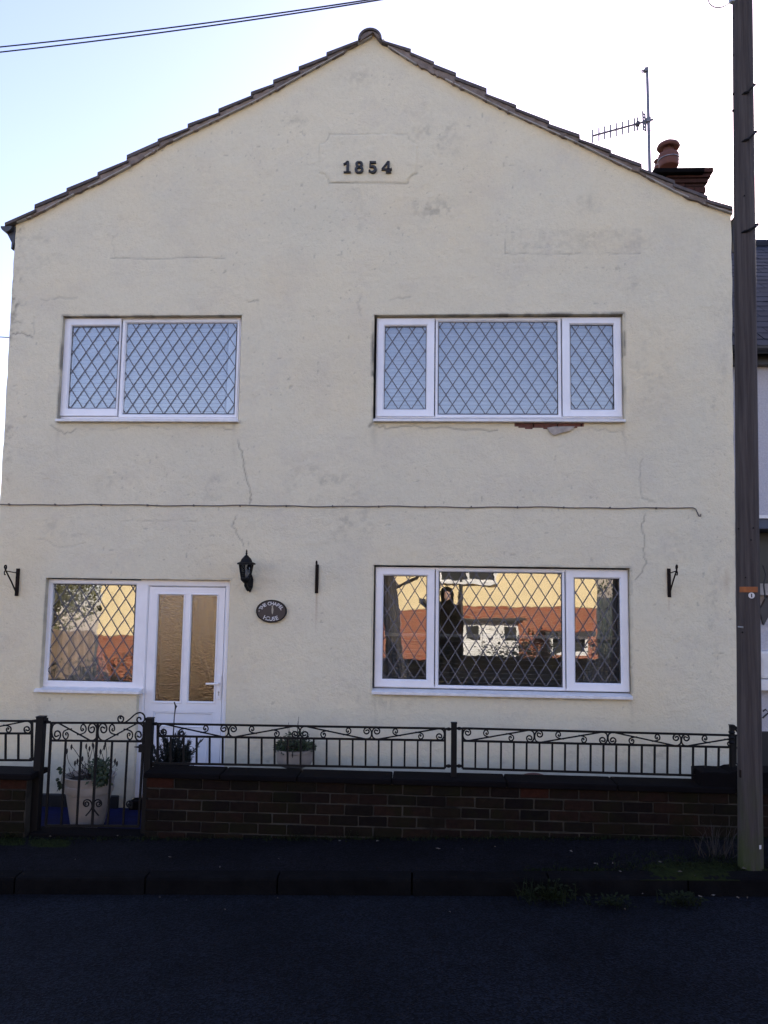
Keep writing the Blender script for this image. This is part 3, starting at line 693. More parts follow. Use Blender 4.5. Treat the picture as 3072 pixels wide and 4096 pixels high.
def pane(win, q, Y, pitch, slope, phase, mat='glass', lead=True, tilt=0.0, rz=0.0):
    x0, x1, z0, z1 = pxr(q, Y); W = x1-x0; Hh = z1-z0; cx_, cz_ = (x0+x1)/2, (z0+z1)/2
    mb = MB(); mb.box(x0-.012, x1+.012, Y, Y+.006, z0-.012, z1+.012)
    mb.v = [(x, y+(z-cz_)*tilt+(x-cx_)*rz, z) for x, y, z in mb.v]
    g = mb.build('pane', M[mat], win)
    ring(MB(), (x0-.004, x1+.004, z0-.004, z1+.004), (x0+.006, x1-.006, z0+.006, z1-.006), Y-.012, Y-.004).build('gasket', M['gasket'], win, fixn=True)
    if lead:
        wd = .0043
        for sgn in (1, -1):
            k0 = -int((Hh/slope)/pitch)-3; k1 = int((W+Hh/slope)/pitch)+3
            for k in range(k0, k1):
                xa = (k+phase)*pitch      # crossing of the bottom edge
                s_ = sgn/slope
                pts = []
                # line x = xa + s_*z ; clip to rect
                t0, t1 = 0.0, Hh
                if s_ > 0: t0 = max(t0, (0-xa)/s_); t1 = min(t1, (W-xa)/s_)
                else: t0 = max(t0, (W-xa)/s_); t1 = min(t1, (0-xa)/s_)
                if t1-t0 < .015: continue
                A = np.array([x0+xa+s_*t0, z0+t0]); B = np.array([x0+xa+s_*t1, z0+t1])
                jx = random.uniform(-.0015, .0015); yy = Y-.0035-(.0012 if sgn > 0 else 0)
                f_ = lambda p: yy+(p[1]-cz_)*tilt+(p[0]-cx_)*rz
                d_ = (B-A)/np.linalg.norm(B-A); nn = np.array([-d_[1], d_[0]])*wd
                c4 = [A+nn, B+nn, B-nn, A-nn]
                MB().hexa([(p[0]+jx, f_(p), p[1]) for p in c4], [(p[0]+jx, f_(p)+.0028, p[1]) for p in c4]).build('lead_strip', M['lead'], win)
    return x0, x1, z0, z1
def window(label, outer, sashes, panes, sill, pitch, slope, tilt=0.0, head=True):
    yf = YF+.062
    R_ = pxr(outer, yf); mb = MB()
    win = ring(MB(), R_, (R_[0]+.03, R_[1]-.03, R_[2]+.03, R_[3]-.03), yf+.01, yf+.09).build('window', M['upvc'], house, fixn=True)
    win['label'] = label
    for q, inner in sashes:
        a = pxr(q, yf); b_ = pxr(inner, yf+.01)
        ring(MB(), a, b_, yf-.012, yf+.06).build('sash', M['upvc'], win, fixn=True)
    return win, yf, R_
def sill(win, l, r, y0, y1, proj=.085):
    a = P(l, y1, YF-.05); b_ = P(r, y0, YF-.05)
    mb = MB(); z0, z1 = (a[2]+b_[2])/2-.006, 0; yb = YF+.075; yf = YF-.052
    pr = [(yf, z0), (yf, z0+.022), (yf+.012, z0+.027), (yb, z0+.042), (yb, z0-.004), (yf+.02, z0-.004), (yf+.018, z0)]
    mb.prism([(a[0], y, z) for y, z in pr], (b_[0]-a[0], 0, 0)); s_ = mb.build('sill', M['upvc_dirty'], win, fixn=True)
    return s_
def fixed(win, q, inner, yf):       # bead frame round a fixed light
    a = pxr(q, yf); b_ = pxr(inner, yf+.01); ring(MB(), a, b_, yf+.002, yf+.06).build('glazing_bead', M['upvc'], win, fixn=True)
# upper left
win, yf, R_ = window('white window with one opening light and a wide fixed light beside it', [(256,1268),(966,1269),(950,1678),(237,1672)],
    [([(262,1275),(486,1275),(471,1665),(241,1664)], [(288,1306),(479,1306),(466,1635),(274,1635)])], None, None, 0, 0)
fixed(win, [(490,1276),(961,1276),(946,1670),(474,1670)], [(506,1291),(948,1294),(938,1658),(492,1655)], yf)
pane(win, [(288,1306),(479,1306),(466,1635),(274,1635)], yf+.02, .129, 1.5, .2, mat='glass_up', tilt=.004, rz=.006); pane(win, [(506,1291),(948,1294),(938,1658),(492,1655)], yf+.025, .129, 1.5, .25, mat='glass_up', tilt=-.003, rz=-.004)
sill(win, 221, 951, 1686, 1680)
# upper right
win2, yf, R2 = window('white window of three lights above the missing patch of render', [(1508,1269),(2490,1266),(2490,1674),(1500,1672)],
    [([(1516,1275),(1740,1275),(1735,1667),(1502,1666)], [(1539,1306),(1707,1306),(1703,1638),(1536,1638)]),
     ([(2249,1273),(2484,1271),(2486,1667),(2249,1668)], [(2281,1300),(2455,1300),(2454,1639),(2281,1639)])], None, None, 0, 0)
fixed(win2, [(1744,1275),(2245,1273),(2245,1669),(1739,1669)], [(1755,1288),(2231,1286),(2230,1658),(1751,1658)], yf)
pane(win2, [(1539,1306),(1707,1306),(1703,1638),(1536,1638)], yf+.02, .129, 1.52, .1, mat='glass_up', tilt=.006, rz=-.003); pane(win2, [(1755,1288),(2231,1286),(2230,1658),(1751,1658)], yf+.025, .129, 1.52, .6, mat='glass_up', tilt=.001, rz=.003)
pane(win2, [(2281,1300),(2455,1300),(2454,1639),(2281,1639)], yf+.02, .129, 1.52, .4, mat='glass_up', tilt=-.004, rz=.005); sill(win2, 1493, 2503, 1684, 1682)
# ground right
win3, yf, R3 = window('white window of three lights reflecting the houses across the street', [(1503,2269),(2515,2277),(2520,2770),(1494,2750)],
    [([(1507,2275),(1740,2275),(1735,2750),(1496,2746)], [(1535,2302),(1708,2304),(1705,2718),(1529,2715)]),
     ([(2263,2283),(2511,2286),(2516,2766),(2266,2764)], [(2296,2313),(2477,2315),(2483,2733),(2301,2731)])], None, None, 0, 0)
fixed(win3, [(1744,2276),(2259,2281),(2262,2764),(1739,2752)], [(1757,2289),(2246,2292),(2250,2749),(1754,2739)], yf)
T3 = 0.0
pane(win3, [(1535,2302),(1708,2304),(1705,2718),(1529,2715)], yf+.02, .131, 1.6, .3, tilt=T3+.004, rz=.003); pane(win3, [(1757,2289),(2246,2292),(2250,2749),(1754,2739)], yf+.025, .131, 1.6, .7, tilt=T3, rz=.004)
pane(win3, [(2296,2313),(2477,2315),(2483,2733),(2301,2731)], yf+.02, .131, 1.6, .1, tilt=T3); sill(win3, 1486, 2532, 2796, 2774)
# ground left
win4, yf, R4 = window('white single light window joined to the front door frame', [(187,2317),(578,2320),(545,2752),(162,2752)], [], None, None, 0, 0)
fixed(win4, [(190,2319),(572,2321),(541,2750),(164,2750)], [(213,2338),(545,2338),(528,2725),(191,2722)], yf)
pane(win4, [(213,2338),(545,2338),(528,2725),(191,2722)], yf+.025, .133, 1.5, .5, tilt=.03, rz=-.006); sill(win4, 135, 556, 2771, 2769)
# blinds
def blind(win, x0, x1, zt, zb, step, Y, ang, mat, depth=.034):
    n_ = int((zt-zb)/step); hr = MB().box(x0, x1, Y-.02, Y+.02, zt, zt+.03).build('blind_rail', M[mat], win)
    dy, dz = depth/2*math.cos(ang), depth/2*math.sin(ang); mb = MB()
    mb.hexa([(x0,-dy,-dz),(x1,-dy,-dz),(x1,0,.003),(x0,0,.003)], [(x0,-dy,-dz+.0015),(x1,-dy,-dz+.0015),(x1,0,.0045),(x0,0,.0045)])
    mb.hexa([(x0,0,.003),(x1,0,.003),(x1,dy,dz),(x0,dy,dz)], [(x0,0,.0045),(x1,0,.0045),(x1,dy,dz+.0015),(x0,dy,dz+.0015)])
    c_ = np.array([(x0+x1)/2, 0, 0]); me_, _ = mb.mesh('blind_slat', M[mat], c=c_)
    for k in range(n_):
        place('blind_slat', me_, (c_[0], Y+random.uniform(-.002, .002), zt-.02-(k+.5)*step), win, rot=(random.uniform(-.06, .06), random.uniform(-.002, .002), 0))
blind(win, R_[0]+.05, R_[1]-.17, R_[3]-.06, R_[2]+.02, .041, YF+.18, math.radians(-48), 'blinds')
MB().box(R_[1]-.155, R_[1]-.02, YF+.2, YF+.23, R_[2]-.1, R_[3]+.1).build('curtain_panel', M['blinds'], win)
blind(win2, R2[0]+.05, R2[1]-.05, R2[3]-.06, R2[2]+.02, .041, YF+.18, math.radians(-52), 'blinds')
blind(win3, R3[0]+.04, R3[1]-.04, P(1900,2555,YF)[2], R3[2]+.02, .043, YF+.22, math.radians(4), 'blinds_grey', .026)
# net curtains gathered at the sides of the lower right window
def curtain(win, xa, xb, xc, zt, zb, Y, sgn, mat='curtain'):
    mb = MB(); nu, nv = 40, 16; vs = []
    for v_ in range(nv+1):
        t = v_/nv
        for u in range(nu+1):
            s_ = u/nu; wd = (xb-xa)*(.45+.55*t**1.3)+(xc-xb)*0*t
            x = xa+wd*s_; vs.append((x, Y+.018*math.sin(s_*34+.6*math.sin(t*4))+.012*math.sin(s_*11), zt+(zb-zt)*t))
    mb.add(vs, [(v_*(nu+1)+u, v_*(nu+1)+u+1, (v_+1)*(nu+1)+u+1, (v_+1)*(nu+1)+u) for v_ in range(nv) for u in range(nu)])
    o = mb.build('curtain', M[mat], win, smooth=True); sm = o.modifiers.new('solid', 'SOLIDIFY'); sm.thickness = .002
curtain(win3, R3[0]+.03, R3[0]+.36, 0, R3[3]+.05, R3[2]-.02, YF+.34, 1); curtain(win3, R3[1]-.03, R3[1]-.40, 0, R3[3]+.05, R3[2]-.02, YF+.34, 1)
curtain(win4, R4[0]+.03, R4[0]+.62, 0, R4[3]+.05, R4[2]-.02, YF+.30, 1)

# ================================================================== FRONT DOOR
yd = YF+.062
FR = (P(576,2330,yd)[0]*.5+P(541,2800,yd)[0]*.5, (P(924,2330,yd)[0]+P(893,3070,yd)[0])/2, lzb-.0, P(750,2320,yd)[2])
LF = (P(599,2349,yd)[0]*.5+P(575,2820,yd)[0]*.5, P(904,2349,yd)[0]*.5+P(880,2820,yd)[0]*.5, lzb+.05, P(750,2349,yd)[2])
FR = (LF[0]-.085, FR[1], FR[2], FR[3])
dof = ring(MB(), FR, (LF[0]-.004, LF[1]+.004, LF[2], LF[3]+.004), yd, yd+.09).build('door_frame', M['upvc'], house, fixn=True)
GA = pxr([(635,2379),(738,2379),(714,2807),(611,2807)], yd); GB = pxr([(769,2381),(870,2381),(851,2808),(746,2808)], yd)
door = MB(); dy0, dy1 = yd+.012, yd+.07
door.box(LF[0], GA[0], dy0, dy1, LF[2], LF[3]); door.box(GB[1], LF[1], dy0, dy1, LF[2], LF[3])
door.box(GA[1], GB[0], dy0+.0004, dy1, GA[2], GA[3]); door.box(GA[0], GB[1], dy0+.0002, dy1, GA[3], LF[3]); 
zp1 = P(730, 2848, yd)[2]; zp2 = P(730, 2990, yd)[2]; zp0 = LF[2]+.14
door.box(GA[0], GB[1], dy0+.0002, dy1, zp1, GA[2]); door.box(GA[0], GB[1], dy0+.0002, dy1, LF[2], zp0)
door = door.build('front_door', M['upvc'], house); door['label'] = 'white front door with two tall obscured glass panes and lower panels'
# lower panel with raised mouldings
MB().box(GA[0], GB[1], dy0+.016, dy1-.01, zp0, zp1).build('door_panel', M['upvc'], door)
ring(MB(), (GA[0]+.0, GB[1]-.0, zp0, zp1), (GA[0]+.022, GB[1]-.022, zp0+.022, zp1-.022), dy0+.004, dy0+.017).build('panel_moulding', M['upvc'], door, fixn=True)
xm_ = (GA[0]+GB[1])/2; zt_ = P(730, 2905, yd)[2]
for xa_, xb_ in ((GA[0]+.05, xm_-.025), (xm_+.025, GB[1]-.05)):
    ring(MB(), (xa_, xb_, zp0+.06, zt_), (xa_+.02, xb_-.02, zp0+.08, zt_-.02), dy0+.006, dy0+.017).build('panel_moulding', M['upvc'], door, fixn=True)
for g_ in (GA, GB):
    MB().box(g_[0]-.008, g_[1]+.008, dy0+.018, dy0+.024, g_[2]-.008, g_[3]+.008).build('door_pane', M['glass_obscure'], door)
    ring(MB(), (g_[0]-.016, g_[1]+.016, g_[2]-.016, g_[3]+.016), (g_[0]+.003, g_[1]-.003, g_[2]+.003, g_[3]-.003), dy0-.008, dy0+.016).build('glazing_bead', M['upvc'], door, fixn=True)
# pale drape hanging behind the door glass
mb = MB(); nu, nv = 24, 20; vs = []
for v_ in range(nv+1):
    t = v_/nv
    for u in range(nu+1):
        s_ = u/nu; wd = .46*(1-.72*t**1.6); vs.append((GB[1]+.10-wd*s_, yd+.25+.015*math.sin(s_*30), LF[3]-.05-(LF[3]-.95)*t))
mb.add(vs, [(v_*(nu+1)+u, v_*(nu+1)+u+1, (v_+1)*(nu+1)+u+1, (v_+1)*(nu+1)+u) for v_ in range(nv) for u in range(nu)])
o = mb.build('door_curtain', M['blinds'], house, smooth=True)
hz = P(875, 2733, yd)[2]; hx = P(872, 2733, yd-.02)[0]
hb = MB(); a = P(865, 2798, yd-.01); b_ = P(884, 2702, yd-.01)
hb.box(a[0], b_[0], dy0-.014, dy0, a[2], b_[2]); hnd = hb.build('door_handle', M['upvc'], door, bevel=.006)
mb = MB(); mb.tube([(hx, dy0-.01, hz), (hx, dy0-.05, hz), (hx-.015, dy0-.058, hz), (P(822, 2733, yd-.06)[0], dy0-.058, hz-.002)], .0095, 8); mb.build('lever', M['upvc'], hnd, smooth=True)
kz = P(872, 2774, yd)[2]; kx = (a[0]+b_[0])/2
mb = MB(); mb.prism([(kx+.0085*math.cos(2*math.pi*q/12), dy0-.0165, kz+.012+.0085*math.sin(2*math.pi*q/12)) for q in range(12)], (0, .004, 0)); mb.box(kx-.004, kx+.004, dy0-.0165, dy0-.012, kz-.02, kz+.01); mb.build('keyhole', M['galv'], hnd)

# ================================================================== FIXTURES ON THE FRONT
# wall lantern
lt = thing('wall_lantern', 'black carriage lantern with glass panes fixed to wall beside the front door', 'lantern', P(998, 2350, YF))
cy = YF-.17
def L(px, py): return P(px, py, cy)
ctr = L(985, 2258); bz = L(985, 2312)[2]; tz = ctr[2]; rt = abs(L(1018,2258)[0]-ctr[0])*.86; rb = abs(L(1003,2310)[0]-ctr[0])*.95
apx = L(985, 2222)[2]; fin = L(985, 2196)[2]; rim = abs(L(1022,2258)[0]-ctr[0])
mb = MB(); h_ = apx-tz
mb.lathe([(rim, 0), (rim*1.0, .012), (rim*.72, .022), (rim*.66, h_*.30), (rim*.52, h_*.62), (rim*.26, h_*.9), (.016, h_)], (ctr[0], cy, tz), 12); mb.build('lantern_roof', M['iron'], lt)
mb = MB(); mb.lathe([(.013,0),(.008,.012),(.011,.024),(.006,.034),(.009,.044),(.003,.058),(.002,fin-apx)], (ctr[0], cy, apx-.003), 10); mb.build('finial', M['iron'], lt, smooth=True)
for k in range(6):
    a0 = math.pi/6+k*math.pi/3; a1 = a0+math.pi/3
    p = lambda a, r, z: np.array([ctr[0]+r*math.cos(a), cy+r*math.sin(a), z])
    mb = MB(); mb.tube([p(a0, rb, bz), p(a0, rt, tz)], .006, 5); mb.build('glazing_bar', M['iron'], lt)
    q = [p(a0, rb*.97, bz), p(a1, rb*.97, bz), p(a1, rt*.97, tz), p(a0, rt*.97, tz)]
    cn = (p((a0+a1)/2, 1, 0)-p((a0+a1)/2, 0, 0)); MB().hexa(q, [x-cn*.003 for x in q]).build('lantern_pane', M['lamp_glass'], lt, fixn=True)
mb = MB(); mb.lathe([(.014,-.05),(.022,-.045),(.045,-.022),(rb*1.12,-.012),(rb*1.12,.002),(rb*.9,.006)], (ctr[0], cy, bz), 12); mb.build('lantern_base', M['iron'], lt)
mb = MB(); mb.lathe([(.012,0),(.022,.02),(.028,.05),(.018,.075),(.003,.085)], (ctr[0], cy, bz+.005), 14); mb.build('bulb', M['letter'], lt, smooth=True)
wp = [P(x, y, YF-.012) for x, y in ((985,2300),(1006,2296),(1013,2318),(1010,2348),(1003,2364),(999,2371),(993,2362),(986,2345),(984,2320))]
MB().prism(wp, (0, .02, 0)).build('wall_plate', M['iron'], lt, fixn=True, bevel=.004)
w0 = P(998, 2350, YF-.02); mb = MB(); mb.tube([w0, w0+np.array([0,-.06,-.02]), w0+np.array([-.01,-.12,.02]), (ctr[0], cy, bz-.045)], [.016,.017,.016,.014], 8); mb.build('lantern_arm', M['iron'], lt, smooth=True)

# name plaque
pc = P(1085, 2445, YF-.03); plx = abs(P(1147, 2445, YF-.02)[0]-pc[0]); plz = abs(P(1085, 2399, YF-.02)[2]-pc[2])
pl = thing('name_plaque', 'dark oval plaque lettered THE CHAPEL HOUSE in white', 'plaque', (pc[0], YF-.02, pc[2]-plz))
def ell(s_, y, n_=40): return [(pc[0]+plx*s_*math.cos(2*math.pi*k/n_), y, pc[2]+plz*s_*math.sin(2*math.pi*k/n_)) for k in range(n_)]
MB().prism(ell(1, YF-.022), (0, .026, 0)).build('board', M['plaque'], pl)
rg = MB(); n_ = 40; vs = ell(1.0, YF-.0225)+ell(1.0, YF-.029)+ell(.93, YF-.029)+ell(.92, YF-.0225)
rg.add(vs, [(a*n_+k, a*n_+(k+1) % n_, ((a+1) % 4)*n_+(k+1) % n_, ((a+1) % 4)*n_+k) for a in range(4) for k in range(n_)]); rg.build('rim', M['iron'], pl, fixn=True)
def letter(ch, x, z, size, rot, parent, mat, Y):
    cu = bpy.data.curves.new('t', 'FONT'); cu.body = ch; cu.size = size; cu.extrude = .0025; cu.offset = size*.016; cu.align_x = 'CENTER'; cu.align_y = 'CENTER'
    ob = bpy.data.objects.new('t', cu); col.objects.link(ob); bpy.context.view_layer.update()
    me_ = bpy.data.meshes.new_from_object(ob.evaluated_get(bpy.context.evaluated_depsgraph_get())); bpy.data.objects.remove(ob); me_.materials.clear(); me_.materials.append(M[mat])
    me_.name = 'letter'; return place('letter', me_, (x, Y, z), parent, rot=(math.pi/2, -rot, 0))
for ch, ang in zip('THE CHAPEL', [156,140,125,112,102,87,71,55,40,26]):
    if ch == ' ': continue
    a = math.radians(ang); X_ = pc[0]+plx*.74*math.cos(a); Z_ = pc[2]-plz*.06+plz*.72*math.sin(a)
    tx, tz_ = -plx*math.sin(a), plz*math.cos(a); letter(ch, X_, Z_, .046, math.atan2(-tz_, -tx), pl, 'letter', YF-.0245)
for ch, ang in zip('HOUSE', [-121,-106,-91,-76,-61]):
    a = math.radians(ang); X_ = pc[0]+plx*.72*math.cos(a)*1.05; Z_ = pc[2]+plz*.02+plz*.70*math.sin(a)
    tx, tz_ = -plx*math.sin(a), plz*math.cos(a); letter(ch, X_, Z_, .052, math.atan2(tz_, tx), pl, 'letter', YF-.0245)
mb = MB(); em = [(-.006,.045),(.004,.05),(.012,.042),(.010,.03),(.016,.005),(.012,-.03),(.004,-.05),(-.002,-.03),(-.006,0),(-.002,.025)]
mb.prism([(pc[0]+.006+x*.85, YF-.0265, pc[2]+.012+z*.85) for x, z in em], (0, .004, 0)); mb.build('emblem', M['gold'], pl, fixn=True)
for q in (-1,):
    mb = MB(); mb.lathe([(.006,0),(.005,.003),(.001,.004)], (0,0,0), 10); mb.v = [(pc[0]+q*plx*.80+x, YF-.022-z, pc[2]-.0+y) for x, y, z in mb.v]; mb.build('screw_head', M['galv'], pl, fixn=True)

# hanging basket brackets
def spiral(c_, r0, r1, a0, turns, n_=18, sgn=1):
    return [(c_[0]+(r0+(r1-r0)*k/n_)*math.cos(a0+sgn*2*math.pi*turns*k/n_), c_[1]+(r0+(r1-r0)*k/n_)*math.sin(a0+sgn*2*math.pi*turns*k/n_)) for k in range(n_+1)]
def bracket(label, pxc, ytop, ybot, proj=.235, lean=0.0):
    a = P(pxc, ytop, YF); b_ = P(pxc-2, ybot, YF); x = a[0]
    t = thing('hanging_basket_bracket', label, 'bracket', (x, YF, b_[2]), 'empty wall brackets for hanging baskets')
    MB().box(x-.016, x+.016, YF-.016, YF+.004, b_[2], a[2]).build('back_bar', M['iron_rust'], t, bevel=.003)
    zt, zb_ = a[2]-.02, b_[2]+.03; lx = lean
    mb = MB(); mb.tube([(x, YF-.012, zb_), (x+lx*.5, YF-proj*.5, zb_+(zt-zb_)*.5), (x+lx, YF-proj, zt+.0)], .0075, 6); mb.build('stay', M['iron_rust'], t)
    mb = MB(); mb.tube([(x, YF-.012, zt-.025), (x+lx*.9, YF-proj*.92, zt-.01)], .005, 6); mb.build('tie_rod', M['iron_rust'], t)
    sp_ = spiral((0, 0), .024, .007, -math.pi/2, 1.25); mb = MB(); mb.tube([(x+lx, YF-proj-.006+p_[0], zt+.026+p_[1]) for p_ in sp_], .0075, 6); mb.build('hook_scroll', M['iron_rust'], t)
    mb = MB(); mb.tube([(x+lx, YF-proj, zt-.005), (x+lx, YF-proj-.018, zt-.02), (x+lx, YF-proj-.012, zt-.045), (x+lx, YF-proj+.006, zt-.045)], .006, 6); mb.build('hook', M['iron_rust'], t)
bracket('black iron hanging bracket on the wall between corner and small window', 74, 2274, 2384)
bracket('black iron hanging bracket above a rust streak beside the oval plaque', 1269, 2258, 2373, lean=.026)
bracket('black iron hanging bracket between three light window and the timber pole', 2674, 2274, 2389)

# cable clipped along the front
pts = []
for px in np.linspace(-6, 2772, 60):
    t = (px+6)/2778; base_y = 2017+16*t; pts.append(P(px, base_y+1.5*math.sin(px*.011)+1.2*math.sin(px*.031), YF-.012))
pts += [P(x, y, YF-.013) for x, y in ((2783,2036),(2789,2050),(2796,2064),(2802,2066),(2803,2056))]
cbt = thing('wall_cable', 'thin grey cable clipped straight across the rendered front', 'cable', pts[0])
mb = MB(); mb.tube(pts, .0055, 6); mb.build('cable_run', M['cable'], cbt, smooth=True)
for px in range(35, 2760, 185):
    q = P(px, 2017+16*px/2778, YF-.012); MB().box(q[0]-.006, q[0]+.006, YF-.021, YF+.004, q[2]-.010, q[2]+.009).build('cable_clip', M['cable'], cbt)
# wire leaving the left corner
mb = MB(); mb.tube([P(44, 1350, YF+.1), P(-60, 1345, YF+.9), P(-300, 1335, YF+2)], .006, 5); tag(mb.build('telephone_wire', M['cable_black']), 'short dark wire leaving the left corner of the house', 'wire')

# ================================================================== AERIAL
ya = 10.2
def A_(px, py): return P(px, py, ya)
ae = thing('television_aerial', 'thin television aerial on a tall mast beside the chimney', 'aerial', A_(2599, 700)+np.array([0,0,-.6]))
mb = MB(); mb.tube([A_(2599, 684)+np.array([0,0,-.7]), A_(2594, 480), A_(2588, 270)], [.022,.021,.019], 8); mb.build('mast', M['alu'], ae)
mb = MB(); mb.tube([A_(2369, 544), A_(2612, 478)], .014, 6); mb.build('boom', M['alu'], ae)
for z_ in (522,563,600,638,675,715,755,793,813):
    px = 2048+z_/1.62; py = 544-(px-2369)*66/243; mb = MB(); mb.tube([A_(px, py-25), A_(px, py+27)], .0115, 5); mb.build('element', M['alu'], ae)
for q, dd in ((0, 0), (1, 9)):
    mb = MB(); mb.tube([A_(2570+dd, 445+dd), A_(2574+dd, 520+dd*.6)], .012, 5); mb.build('reflector_bar', M['alu'], ae)
for t in np.linspace(.1, .95, 6):
    mb = MB(); mb.tube([A_(2570+4*t, 445+75*t), A_(2579+4*t, 454+75*t)], .009, 5); mb.build('reflector_bar', M['alu'], ae)
q = A_(2551, 496); MB().box(q[0]-.025, q[0]+.025, ya-.03, ya+.03, q[2]-.03, q[2]+.03).build('dipole_box', M['gutter'], ae, bevel=.008)
q = A_(2593, 481); MB().box(q[0]-.03, q[0]+.03, ya-.03, ya+.03, q[2]-.035, q[2]+.035).build('clamp', M['alu'], ae, bevel=.006)
q = A_(2583, 280); MB().box(q[0]-.02, q[0]+.025, ya-.03, ya+.03, q[2]-.03, q[2]+.025).build('clamp', M['alu'], ae, bevel=.006)
mb = MB(); mb.tube([A_(2585,278), A_(2563,285)], .010, 5); mb.tube([A_(2585,283), A_(2569,290)], .010, 5); mb.build('stub_element', M['alu'], ae)
mb = MB(); mb.tube([A_(2551,500), A_(2545,520), A_(2553,536), A_(2570,530), A_(2580,505), A_(2592,490)], .004, 5); mb.tube([A_(2594,482), A_(2606,470), A_(2610,490), A_(2602,525), A_(2598,545)], .004, 5); mb.build('lead_cable', M['cable_black'], ae)

# ================================================================== OVERHEAD WIRES
for k, (a, c_) in enumerate([((-40,193), (1420,8)), ((-40,214), (1480,8))]):
    p0 = P(-400, a[1]+45, 11.0); pts = []
    for t in np.linspace(0, 1, 24):
        px = -300+(2100+300)*t; py = a[1]+(c_[1]-a[1])*(px-a[0])/(c_[0]-a[0]) + 10*(1-(2*(px-700)/1400)**2)*.9
        pts.append(P(px, py, 9.0-1.2*t))
    mb = MB(); mb.tube(pts, .0082, 6)
    tag(mb.build('overhead_wire', M['cable_black'], smooth=True), 'upper wire of the pair strung above the roof' if k == 0 else 'lower wire of the pair strung above the roof', 'wire', 'overhead wires')

# ================================================================== GARDEN WALL
def course_wall(t, x0, x1, ztop_, zbot_, bricks_from, seed, orange=()):
    r = random.Random(seed); L_, Hc, J = .219, .083, .010
    core = MB().box(x0+.014, x1-.03, YW+.008, YW+.192, zbot_-.35, ztop_).build('mortar_core', M['mortar'], t)
    protos = []
    for q in range(5):
        bm = bmesh.new(); bmesh.ops.create_cube(bm, size=1); 
        for v_ in bm.verts: v_.co = Vector((v_.co.x*L_, v_.co.y*.20, v_.co.z*(Hc-J)))
        bmesh.ops.bevel(bm, geom=list(bm.edges), offset=.005, segments=1, affect='EDGES')
        for v_ in bm.verts: v_.co += Vector((r.uniform(-.0025,.0025), r.uniform(-.002,.002), r.uniform(-.0025,.0025)))
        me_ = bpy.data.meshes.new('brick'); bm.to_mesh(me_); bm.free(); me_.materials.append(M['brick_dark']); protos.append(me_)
    half = []
    for me_ in protos[:3]:
        h_ = me_.copy(); 
        for v_ in h_.vertices: v_.co.x *= .46
        half.append(h_)
    k = 0
    while True:
        zc = ztop_-(k+.5)*Hc
        if zc+Hc/2 < min(zg(x0), zg(x1))-.03: break
        xx = x0 if k % 2 == 0 else x0-.0
        first_half = (k % 2 == 1)
        while xx < x1-.03:
            ln = L_*.46 if first_half else L_
            pool = half if first_half else protos
            if xx+ln > x1+.01: ln = L_*.46; pool = half
            if xx+ln > x1+.02: break
            c_ = (xx+ln/2, YW+.10+r.uniform(-.004, .005), zc)
            if c_[2]+Hc/2 > zg(c_[0])-.02:
                o = place('brick', pool[r.randrange(len(pool))], c_, t, rot=(r.uniform(-.01,.01), r.uniform(-.008,.008), r.uniform(-.008,.008)))
                if (k, round((xx-x0)/.229)) in orange:
                    o.data = o.data.copy(); o.data.materials[0] = M['brick_orange']
            xx += ln+J; first_half = False
        k += 1
zc_top = P(1500, 3135, YW)[2]
gwx0 = P(583, 3200, YW)[0]; gwx1 = P(2952, 3200, YW)[0]+.05
gw = thing('garden_wall', 'long low dark brick garden wall with coping carrying the iron railings', 'wall', ((gwx0+gwx1)/2, YW+.1, zg(0)))
course_wall(gw, gwx0, gwx1+.7, zc_top, 0, 0, 5, {(0,0),(0,13)})
# coping stones
xx = gwx0-.02; cw = [.62,.62,.75,.9,.85,.9,1.1]
i = 0
ct = P(1500, 3096, YW+.12)[2]
while xx < gwx1+.6:
    ln = cw[i % len(cw)]; mb = MB(); j = random.uniform(-.006, .006)
    mb.box(xx+.003, xx+ln-.003, YW-.035+j, YW+.25+j, zc_top+.002, ct+random.uniform(-.004,.003)); mb.build('coping_stone', M['coping'], gw, bevel=.010); xx += ln; i += 1
# raised end block against the pole
ax_ = P(2793, 3100, YW+.05)[0]; mb = MB(); at_ = P(2850, 3075, YW+.1)[2]
nb = [(ax_, at_-.005), (ax_+.10, at_), (ax_+.22, at_-.004), (ax_+.26, at_+.012), (ax_+.32, at_+.016), (ax_+.36, at_+.008), (ax_+.9, at_+.01)]
mb.prism([(x, YW-.02, z) for x, z in nb]+[(ax_+.9, YW-.02, ct-.01), (ax_, YW-.02, ct-.01)], (0, .24, 0)); mb.build('end_block', M['coping'], gw, fixn=True, bevel=.006)
# wall left of the gate
lx1_ = P(118, 3200, YW)[0]; lx0_ = lx1_-1.4
zl_top = P(60, 3118, YW)[2]
gw2 = thing('garden_wall', 'short stretch of mossy brick garden wall left of the gate', 'wall', ((lx0_+lx1_)/2, YW+.1, zg(lx1_)))
course_wall(gw2, lx0_, lx1_, zl_top, 0, 0, 9, {(0,5)})
MB().box(lx0_, lx1_+.02, YW-.035, YW+.25, zl_top+.002, P(60, 3078, YW+.12)[2]).build('coping_stone', M['coping'], gw2, bevel=.010)
# gate sill
tag(MB().box(lx1_, gwx0, YW+.03, YW+.22, -.2, zg(-2.5)+.012).build('gate_threshold', M['coping'], bevel=.008), 'dark worn stone threshold under the iron gate', 'threshold')

